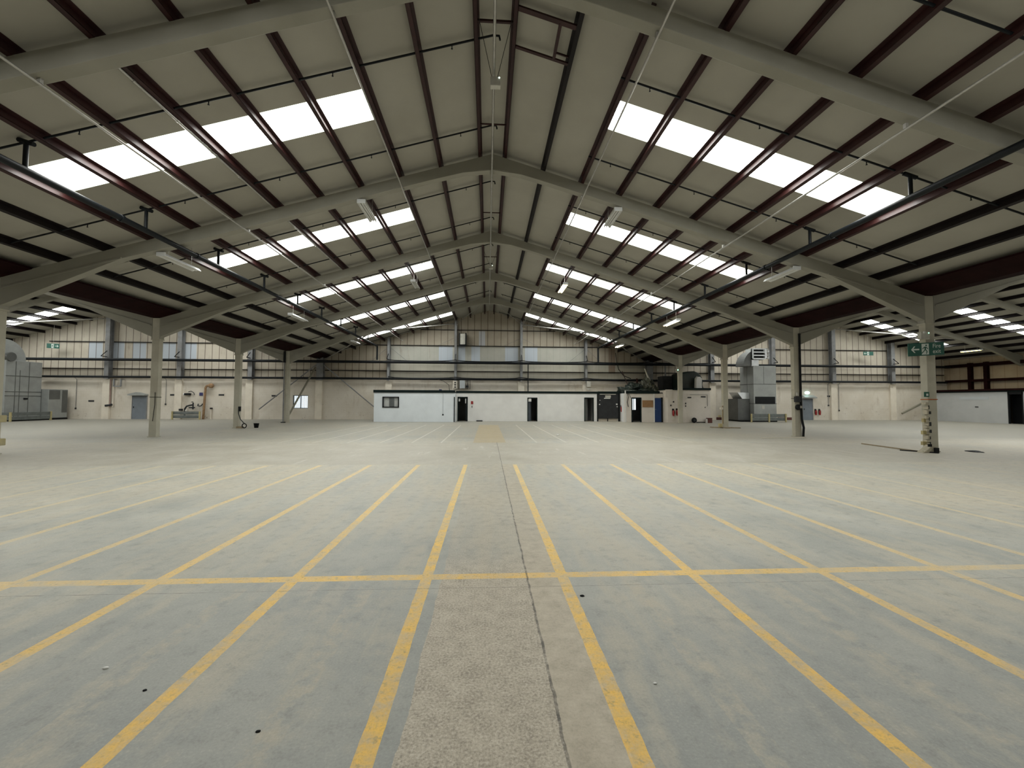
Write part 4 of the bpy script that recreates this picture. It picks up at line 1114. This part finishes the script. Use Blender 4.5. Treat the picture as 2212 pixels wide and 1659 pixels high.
# ------------------------------------------------------------------ pump corner in the left hall
t = thing('rusty_pipe', (-25.6, 39.6, 0), 'rusty brown standpipe with elbow on the gable wall, left hall', 'pipe')
MB().tube([(-25.72, 39.62, 0.0), (-25.66, 39.62, 1.5), (-25.60, 39.62, 2.86), (-25.52, 39.62, 3.0), (-25.40, 39.62, 3.06), (-25.18, 39.62, 3.06)], 0.095, 12).build('riser', M['rust'], t)
MB().lathe([(0.10, -0.1), (0.21, -0.08), (0.21, 0.08), (0.1, 0.1)], (-25.12, 39.62, 3.05), 14, 'y').build('flange', M['rust'], t)
MB().tube([(-25.15, 39.8, 0.0), (-25.15, 39.8, 0.95)], 0.05, 8).build('small_pipe', M['cream'], t)
MB().box(-25.22, -25.06, 39.7, 39.85, 0.92, 1.05).build('valve_head', M['black'], t)
t = thing('pump_valves', (-27.0, 39.5, 0.7), 'tangle of dark pipes and valves on the wall above the grey barrier, left hall', 'valves')
MB().tube([(-27.25, 39.5, 0.3), (-27.25, 39.5, 0.95), (-27.1, 39.5, 1.18), (-26.85, 39.5, 1.25), (-26.6, 39.5, 1.3)], 0.07, 10).build('pipe', M['dark_grey'], t)
MB().tube([(-26.55, 39.5, 0.9), (-26.55, 39.5, 1.5)], 0.06, 10).tube([(-26.9, 39.5, 1.05), (-26.4, 39.5, 1.05)], 0.06, 10).build('manifold', M['dark_grey'], t)
MB().lathe([(0.03, 0), (0.09, 0.02), (0.09, 0.05), (0.02, 0.07)], (-26.62, 39.5, 1.52), 12).build('hand_wheel', M['black'], t)
MB().lathe([(0.10, 0), (0.12, 0.1), (0.05, 0.16)], (-27.1, 39.5, 0.72), 10).build('gauge', M['white_dirty'], t)
MB().box(-27.75, -27.55, 39.45, 39.7, 0.75, 0.95).build('motor', M['dark_grey'], t)
t = thing('pipe_hook', (-26.1, 39.7, 1.2), 'small U-shaped dark pipe on the wall left of the rusty standpipe', 'pipe')
MB().tube([(-26.3, 39.8, 1.38), (-26.28, 39.7, 1.24), (-26.1, 39.68, 1.18), (-25.95, 39.7, 1.24), (-25.93, 39.8, 1.4)], 0.045, 8).build('loop', M['dark_grey'], t)
t = thing('wall_lamp', (-27.3, 39.6, 2.2), 'dark bulkhead fitting with pale end on the wall above the valves, left hall', 'light')
MB().box(-27.45, -27.0, 39.6, 39.88, 2.17, 2.36).build('casing', M['black'], t, 0.02)
MB().lathe([(0.05, -0.2), (0.11, -0.12), (0.11, 0.0)], (-27.42, 39.75, 2.26), 12, 'x').build('lens', M['white'], t)
MB().tube([(-27.2, 39.8, 2.5), (-26.95, 39.78, 2.55), (-26.72, 39.8, 2.4), (-26.68, 39.8, 2.2)], 0.03, 8).build('cable', M['dark_grey'], t)
tag(MB().box(-26.28, -25.98, 39.86, 39.895, 2.14, 2.42).build('notice', M['blue_plate']), 'dark blue notice on the wall left of the rusty standpipe', 'notice')
barrier([(-27.9, 38.9), (-25.55, 38.9)], 'grey rail barrier between two yellow posts below the wall valves')

# ------------------------------------------------------------------ exit signs
def man(mb, ox, oz, s, P):
    """running figure in a sign's own 2D frame, P maps (u,w) to world"""
    def q(*a): return [P(ox + u * s, oz + w * s) for u, w in a]
    def poly(a):
        f = q(*a); mb.add(f, [tuple(range(len(f)))])
    poly([(0.10 + 0.09 * math.cos(k * math.pi / 5), 0.86 + 0.09 * math.sin(k * math.pi / 5)) for k in range(10)])
    poly([(-0.10, 0.74), (0.10, 0.72), (0.06, 0.40), (-0.08, 0.42)])
    poly([(-0.10, 0.74), (-0.06, 0.66), (-0.30, 0.48), (-0.34, 0.55)])
    poly([(0.10, 0.72), (0.06, 0.64), (0.28, 0.46), (0.32, 0.53)])
    poly([(-0.08, 0.44), (0.02, 0.40), (-0.18, 0.20), (-0.38, 0.02), (-0.42, 0.10), (-0.26, 0.24)])
    poly([(-0.02, 0.42), (0.08, 0.42), (0.24, 0.24), (0.16, -0.02), (0.07, 0.0), (0.13, 0.22)])
def exit_sign(cx, y, cz, w, h, label, arrow_left=True, tilt=0.0, text=True, name='exit_sign'):
    t = thing(name, (cx, y, cz), label, 'sign', 'fire exit signs')
    def Pm(d):
        return lambda u, v: (cx + u, y - d, cz + v + u * tilt)
    P = Pm(0.013)
    b = MB(); c4 = [(-w / 2, -h / 2), (w / 2, -h / 2), (w / 2, h / 2), (-w / 2, h / 2)]
    b.add([Pm(0.012)(*p) for p in c4] + [Pm(-0.012)(*p) for p in c4], [(0, 1, 2, 3), (7, 6, 5, 4), (0, 4, 5, 1), (1, 5, 6, 2), (2, 6, 7, 3), (3, 7, 4, 0)])
    b.build('board', M['sign_green'], t)
    sgn = 1 if arrow_left else -1
    # white field with the running figure cut out in green
    x0, x1 = (-0.13 * w, 0.07 * w)
    f = MB(); f.add([P(x0, -h * 0.42), P(x1, -h * 0.42), P(x1, h * 0.42), P(x0, h * 0.42)], [(0, 1, 2, 3)]); f.build('door_symbol', M['sign_white'], t)
    m = MB(); man(m, (x0 + x1) / 2 - 0.0 * w, -h * 0.36, h * 0.75, Pm(0.016)); m.build('running_figure', M['sign_green'], t)
    a = MB(); ax_ = -0.31 * w * sgn; s = h * 0.34
    pts = [(-1, 0), (-0.25, 0.75), (0.05, 0.75), (-0.42, 0.16), (1, 0.16), (1, -0.16), (-0.42, -0.16), (0.05, -0.75), (-0.25, -0.75)]
    a.add([P(ax_ + p[0] * s * sgn, p[1] * s) for p in pts], [(0, 1, 2, 3), (0, 3, 6), (3, 4, 5, 6), (0, 6, 7, 8)]); a.build('arrow', M['sign_white'], t)
    if text:
        for i, word in enumerate(('Fire', 'exit')):
            cu = bpy.data.curves.new('lettering', 'FONT'); cu.body = word; cu.size = h * 0.44; cu.align_x = 'CENTER'
            tmp = bpy.data.objects.new('tmp', cu); COL.objects.link(tmp)
            me = bpy.data.meshes.new_from_object(tmp); bpy.data.objects.remove(tmp); bpy.data.curves.remove(cu)
            me.name = 'lettering'; me.materials.clear(); me.materials.append(M['sign_white'])
            zz0 = h * 0.07 if i == 0 else -h * 0.34
            for v in me.vertices:
                u, vv = v.co.x + 0.29 * w * sgn, v.co.y + zz0
                v.co = Vector(P(u, vv))
            o = bpy.data.objects.new('lettering', me); COL.objects.link(o); o.parent = t
            o.matrix_parent_inverse = Matrix.Translation(-Vector(t.location))
    return t
sy = FR[1] - 0.30
exit_sign(15.56, sy, 3.66, 1.36, 0.46, 'large green fire exit sign with left arrow on the nearest right column', True, 0.06)
MBs = MB().box(15.80, 15.88, sy + 0.012, FR[1] - 0.12, 3.45, 3.9)
tag(MBs.build('sign_bracket', M['galv']), 'metal bracket fixing the large fire exit sign to its column', 'bracket')
exit_sign(-38.5, 39.3, 6.48, 1.05, 0.42, 'green exit sign with right arrow hanging high in the left hall', False, -0.05, False)
exit_sign(37.7, 39.3, 6.62, 1.05, 0.38, 'green exit sign with left arrow hanging high in the right hall', True, 0.0, False)
for x in (-38.5, 37.7):
    tag(MB().tube([(x, 39.32, 6.8), (x, 39.32, rz(x, ZC, RX + SPAN * (1 if x > 0 else -1)) - 0.02)], 0.01, 6).build('sign_hanger', M['galv']),
        'thin rod holding the exit sign in the %s hall' % ('left' if x < 0 else 'right'), 'rod')
# fittings of the nearest right column
t = thing('emergency_light', (15.55, 14.0, 4.15), 'grey emergency light with green indicator above the large exit sign', 'light')
MB().box(15.40, 15.72, 13.96, 14.10, 4.02, 4.28).build('casing', M['white_dirty'], t, 0.01)
MB().lathe([(0.012, -0.012), (0.018, 0)], (15.69, 13.96, 4.24), 8, 'y').build('indicator', M['led_green'], t)
MB().lathe([(0.03, -0.04), (0.045, 0)], (15.50, 13.96, 4.26), 10, 'y').build('lamp_head', M['white'], t)
t = thing('emergency_light', (15.65, 33.6, 4.3), 'small emergency light with green indicator high on the column by the store', 'light')
MB().box(15.50, 15.76, 33.62, 33.75, 4.18, 4.45).build('casing', M['white_dirty'], t, 0.01)
MB().lathe([(0.03, -0.02), (0.045, 0)], (15.66, 33.62, 4.38), 8, 'y').build('indicator', M['led_green'], t)
t = thing('small_sign', (15.5, 14.05, 2.05), 'small green square sign on the nearest right column below the exit sign', 'sign')
MB().box(15.60, 15.78, 14.10, 14.125, 1.96, 2.14).build('board', M['sign_green'], t)
MB().box(15.66, 15.73, 14.09, 14.10, 2.0, 2.08).build('symbol', M['sign_white'], t)
cx_ = CXR
tag(MB().box(cx_ - 0.18, cx_ + 0.18, FR[1] - 0.137, FR[1] + 0.137, 1.86, 1.89).build('strap', M['orange']), 'orange strap round the nearest right column', 'strap')
# broken timber and casing at its foot
t = thing('broken_casing', (15.62, 14.0, 0), 'broken pale casing boards clinging to the left edge of the nearest right column', 'boards')
mbc = MB()
zc = 0.03
random.seed(3)
while zc < 1.75:
    hgt = random.uniform(0.07, 0.2); w_ = random.uniform(0.02, 0.10)
    mbc.box(cx_ - 0.18 - w_, cx_ - 0.172, FR[1] - 0.13, FR[1] + 0.02, zc, zc + hgt * random.uniform(0.5, 0.9)); zc += hgt
mbc.build('broken_edge', M['plaster'], t)
mbd = MB()
for q in range(7):
    zq = 0.25 + q * 0.21 + random.uniform(-0.05, 0.05)
    mbd.box(cx_ - 0.186, cx_ - 0.174 + random.uniform(0.02, 0.1), FR[1] - 0.1295, FR[1] - 0.124, zq, zq + random.uniform(0.05, 0.14))
mbd.build('chipped_edge', M['dark_grey'], t)
for z, w_ in ((1.06, 0.16), (0.62, 0.20), (0.24, 0.22)):
    MB().box(cx_ - 0.18 - w_, cx_ - 0.175, FR[1] - 0.10, FR[1] - 0.02, z, z + 0.13).build('bracket_stub', M['yellow'], t)
MB().prism([(15.22, 0.0), (15.74, 0.0), (15.74, 0.22), (15.58, 0.27), (15.40, 0.12)], 'y', 13.88, 14.12).build('fallen_block', M['plaster'], t, 0.02)
MB().box(15.38, 15.50, 13.82, 13.86, 0.22, 0.31).build('dark_clip', M['black'], t)
MB().box(15.62, 15.74, 13.80, 13.95, 0.0, 0.18).build('dark_clip', M['black'], t)
tag(MB().bar((15.80, 16.9, 0.02), (15.30, 13.9, 0.03), 0.05, 0.035).build('batten', M['timber']), 'thin timber batten lying left of the nearest right column', 'batten')
tag(MB().bar((15.12, 14.6, 0.02), (15.60, 13.70, 0.02), 0.07, 0.035).build('steel_strip', M['black']), 'black strip lying at the foot of the nearest right column', 'strip')
tag(blob('dirt_clump', (17.45, 14.1, 0.0), (0.16, 0.25, 0.04), 2.2, 0.4, M['dark_grey'], None, 0.1, 3), 'flat dark clump on the floor right of the nearest right column', 'debris')

# fittings of the second right column (third frame)
yC = FR[2]
t = thing('downpipe', (cx_ + 0.22, yC, 0), 'black downpipe on the right edge of the column with switch boxes', 'pipe')
MB().tube([(cx_ + 0.13, yC - 0.16, 5.3), (cx_ + 0.13, yC - 0.16, 2.0), (cx_ + 0.15, yC - 0.17, 0.9), (cx_ + 0.24, yC - 0.17, 0.45), (cx_ + 0.20, yC - 0.17, 0.0)], 0.055, 10).build('pipe', M['black'], t)
t = thing('switch_box', (cx_ - 0.1, yC - 0.2, 1.9), 'upper dark switch box on the column with the downpipe', 'electrical box', 'column switch boxes')
MB().box(cx_ - 0.22, cx_ + 0.06, yC - 0.26, yC - 0.126, 1.76, 2.05).build('casing', M['dark_grey'], t, 0.01)
MB().box(cx_ - 0.12, cx_ - 0.02, yC - 0.2, yC - 0.126, 2.08, 2.26).build('conduit_box', M['white_dirty'], t)
t = thing('switch_box', (cx_ - 0.02, yC - 0.2, 1.45), 'lower round black socket box on the column with the downpipe', 'electrical box', 'column switch boxes')
MB().lathe([(0.12, -0.13), (0.15, -0.08), (0.15, 0.0)], (cx_ - 0.02, yC - 0.127, 1.50), 14, 'y').build('casing', M['black'], t)
MB().box(cx_ + 0.0, cx_ + 0.11, yC - 0.27, yC - 0.24, 1.45, 1.57).build('plate', M['galv'], t)
tag(MB().box(cx_ - 0.176, cx_ + 0.176, yC - 0.131, yC + 0.131, 1.93, 1.955).build('strap', M['black']), 'black strap round the column with switch boxes', 'strap')
tag(MB().bar((13.3, 19.75, 0.012), (15.75, 20.0, 0.012), 0.09, 0.02).build('plastic_trunking', M['cream']), 'long pale strip lying before the column with the downpipe', 'strip')

# third right column: timber at its foot
yD = FR[3]
t = thing('timber_scraps', (16.0, yD - 0.5, 0), 'timber scraps and yellow blocks at the foot of the third right column', 'timber')
MB().bar((15.2, yD + 0.55, 0.04), (16.1, yD - 0.35, 0.04), 0.12, 0.05).bar((16.2, yD + 0.2, 0.03), (16.9, yD - 0.2, 0.03), 0.14, 0.05).build('plank', M['timber'], t)
MB().box(15.42, 15.62, yD - 0.25, yD - 0.05, 0.08, 0.32).build('yellow_block', M['yellow'], t, 0.02)
MB().box(15.42, 15.60, yD - 0.15, yD - 0.05, 0.75, 0.86).build('yellow_block', M['yellow'], t, 0.01)
MB().box(15.55, 15.74, yD - 0.15, yD - 0.05, 1.25, 1.40).build('yellow_block', M['cream'], t, 0.01)
MB().bar((15.72, yD - 0.1, 0.3), (15.72, yD - 0.1, 1.5), 0.06, 0.05).build('upright', M['timber'], t)

# left columns
yC = FR[2]
tag(MB().box(CXL - 0.176, CXL + 0.176, yC - 0.131, yC + 0.131, 1.86, 1.885).build('strap', M['black']), 'black band round the second visible left column', 'strap')
tag(MB().tube([(CXL + 0.08, yC - 0.14, 2.1), (CXL + 0.09, yC - 0.15, 1.5), (CXL + 0.02, yC - 0.15, 0.75)], 0.012, 6).build('cable', M['black']), 'thin black cable hanging from the band on the left column', 'cable')
yE = FR[4]
t = thing('downpipe', (CXL - 0.05, yE, 0), 'black downpipe on the left edge of the column before the window', 'pipe')
MB().tube([(CXL - 0.20, yE - 0.18, 5.0), (CXL - 0.20, yE - 0.18, 0.05)], 0.045, 10).build('pipe', M['grey_steel'], t)
MB().box(CXL - 0.32, CXL - 0.02, yE - 0.30, yE - 0.06, 0.0, 0.06).build('shoe', M['black'], t)
MB().box(CXL - 0.26, CXL - 0.12, yE - 0.24, yE - 0.13, 4.7, 5.6).build('hopper', M['black'], t)
yD = FR[3]
t = thing('cable_reel', (CXL + 0.35, yD - 0.3, 0), 'hose loop and wheel at the foot of the column beside the black bucket', 'hose')
pts = [(CXL + 0.62 + 0.13 * math.cos(a), yD - 0.3, 0.16 + 0.13 * math.sin(a)) for a in [2 * math.pi * k / 14 for k in range(15)]]
MB().tube(pts, 0.03, 8).build('ring', M['black'], t)
MB().tube([(CXL + 0.62, yD - 0.3, 0.3), (CXL + 0.35, yD - 0.25, 0.55), (CXL + 0.2, yD - 0.2, 0.9), (CXL + 0.19, yD - 0.2, 1.25)], 0.025, 8).build('hose', M['dark_grey'], t)
MB().box(CXL + 0.16, CXL + 0.26, yD - 0.2, yD - 0.05, 1.05, 1.35).build('socket_box', M['black'], t)
MB().box(CXL + 0.15, CXL + 0.45, yD - 0.35, yD - 0.05, 0.0, 0.12).build('base_block', M['timber'], t)
t = thing('bucket', (-14.6, 27.5, 0), 'black plastic bucket alone on the floor in the left part of the hall', 'bucket')
MB().lathe([(0.10, 0.0), (0.115, 0.01), (0.155, 0.27), (0.165, 0.27), (0.165, 0.285), (0.145, 0.285), (0.105, 0.02), (0.0, 0.02)], (-14.6, 27.5, 0), 20).build('body', M['black'], t)
MB().tube([(-14.6 + 0.16 * math.cos(a), 27.5 - 0.02, 0.27 - 0.10 * math.sin(a) * 0.0 + 0.02) for a in [math.pi * k / 8 for k in range(9)]], 0.006, 6).build('handle', M['dark_grey'], t)

# column cut by the left edge: guards
t = thing('column_guard', (CXL, FR[1], 0), 'yellow guard blocks round the column at the left picture edge', 'guard')
for z in (0.28, 1.02):
    MB().box(CXL + 0.172, CXL + 0.36, FR[1] - 0.12, FR[1] + 0.10, z, z + 0.22).build('guard_block', M['yellow'], t, 0.02)
MB().box(CXL - 0.05, CXL + 0.24, FR[1] - 0.30, FR[1] - 0.14, 0.0, 0.18).build('dark_foot', M['black'], t, 0.02)
t = thing('small_sign', (CXL, FR[1], 2.2), 'small green sign on the column at the left picture edge', 'sign')
MB().box(CXL - 0.02, CXL + 0.15, FR[1] - 0.15, FR[1] - 0.13, 2.1, 2.3).build('board', M['sign_green'], t)

# ------------------------------------------------------------------ right side wall and second cabin
for i, (y, lab) in enumerate(((37.65, 'farther'), (36.35, 'nearer'))):
    t = thing('side_post', (46.4, y, 0), 'dark red steel post on the right side wall, %s of two' % lab, 'post', 'side wall posts')
    MB().box(46.28, 46.58, y - 0.14, y + 0.14, 2.85, 5.6).build('shaft', M['gutter'], t)
for z, h, lab in ((3.90, 0.22, 'upper'), (2.92, 0.16, 'lower'), (5.38, 0.3, 'eaves')):
    tag(MB().box(46.30 - (2.2 if lab == 'lower' else 0), 46.55 - (2.2 if lab == 'lower' else 0), 20.0, 39.8, z - h / 2, z + h / 2).build('side_rail', M['gutter']),
        'dark red horizontal beam along the right side wall, %s one' % lab, 'rail', 'side wall rails')
c2 = thing('cabin', (44.3, 30.0, 0), 'white cabin along the right side wall with a dark doorway', 'cabin')
mb = MB().box(44.3, 44.43, 33.25, 39.5, 0, 2.72).box(44.3, 44.43, 24.0, 32.2, 0, 2.72).build('front_wall', M['cabin_grey'], c2)
MB().box(44.43, 46.5, 24.0, 24.12, 0, 2.72).box(44.43, 46.5, 39.38, 39.5, 0, 2.72).build('side_wall', M['cabin_blue'], c2)
MB().box(44.26, 46.5, 24.0, 39.5, 2.72, 2.84).build('roof', M['fascia'], c2)
MB().box(44.29, 44.42, 32.2, 32.28, 0, 2.7).box(44.29, 44.42, 33.17, 33.25, 0, 2.7).box(44.29, 44.42, 32.2, 33.25, 2.5, 2.72).build('door_frame', M['black'], c2)
MB().box(45.2, 45.24, 31.9, 33.6, 0, 2.7).build('inner_screen', M['black'], c2)  # black sheet stands in for the shade inside the doorway
MB().box(44.285, 44.3, 34.6, 36.9, 2.05, 2.32).build('faded_panel', M['pale_blue'], c2)
MB().box(44.26, 44.3, 35.4, 35.65, 1.36, 1.44).build('latch', M['dark_grey'], c2)

# ------------------------------------------------------------------ litter on the near floor
LIT = [(-2.47, 2.95, 0.018, 'white', 'small white crumb on the grey floor left of the yellow line'),
       (1.05, 2.62, 0.012, 'white', 'small white crumb on the grey floor right of the yellow line'),
       (3.65, 21.6, 0.07, 'white', 'white scrap of paper far down the hall right of the yellow patch'),
       (0.86, 3.80, 0.020, 'black', 'small black crumb on the yellow line right of the joint'),
       (-1.20, 2.36, 0.012, 'black', 'small black crumb on the floor in the lower left'),
       (-2.05, 2.72, 0.012, 'black', 'tiny black chip between two yellow lines at left')]
for i, (x, y, s, m, lab) in enumerate(LIT):
    o = blob('crumb', (x, y, 0), (s, s * 0.7, s * 0.5), i + 0.5, 0.3, M[m], None, 0.3, 2)
    tag(o, lab, 'debris')

# ------------------------------------------------------------------ world, camera, view
wd = bpy.data.worlds.new('overcast'); SC.world = wd; wd.use_nodes = True
wd.node_tree.nodes['Background'].inputs[0].default_value = (0.75, 0.85, 0.95, 1)
wd.node_tree.nodes['Background'].inputs[1].default_value = 1.0

cam = bpy.data.cameras.new('camera'); co = bpy.data.objects.new('camera', cam); COL.objects.link(co)
cam.sensor_width = 36.0; cam.sensor_fit = 'HORIZONTAL'; cam.lens = 905.0 * 36.0 / 2212.0
cam.clip_start = 0.05; cam.clip_end = 300
yaw, pit, rol = 0.0581, 0.0410, 0.0040
r = Vector((math.cos(yaw), -math.sin(yaw), 0)); d = Vector((math.sin(yaw), math.cos(yaw), 0)); zv = Vector((0, 0, 1))
fwd = d * math.cos(pit) + zv * math.sin(pit); up = -d * math.sin(pit) + zv * math.cos(pit)
R2 = r * math.cos(rol) + up * math.sin(rol); U2 = up * math.cos(rol) - r * math.sin(rol)
mt = Matrix.Identity(4)
for i in range(3):
    mt[i][0] = R2[i]; mt[i][1] = U2[i]; mt[i][2] = -fwd[i]
mt.translation = Vector((0, 0, 1.75))
co.matrix_world = mt
SC.camera = co
SC.view_settings.view_transform = 'Standard'
SC.view_settings.look = 'None'
SC.view_settings.gamma = 1.0
SC.view_settings.exposure = 0.12
SC.view_settings.use_curve_mapping = False
SC.cycles.use_denoising = True
SC.cycles.max_bounces = 7
SC.cycles.diffuse_bounces = 4
SC.cycles.glossy_bounces = 3
SC.cycles.use_adaptive_sampling = True
SC.cycles.adaptive_threshold = 0.06
SC.cycles.sample_clamp_indirect = 4.0
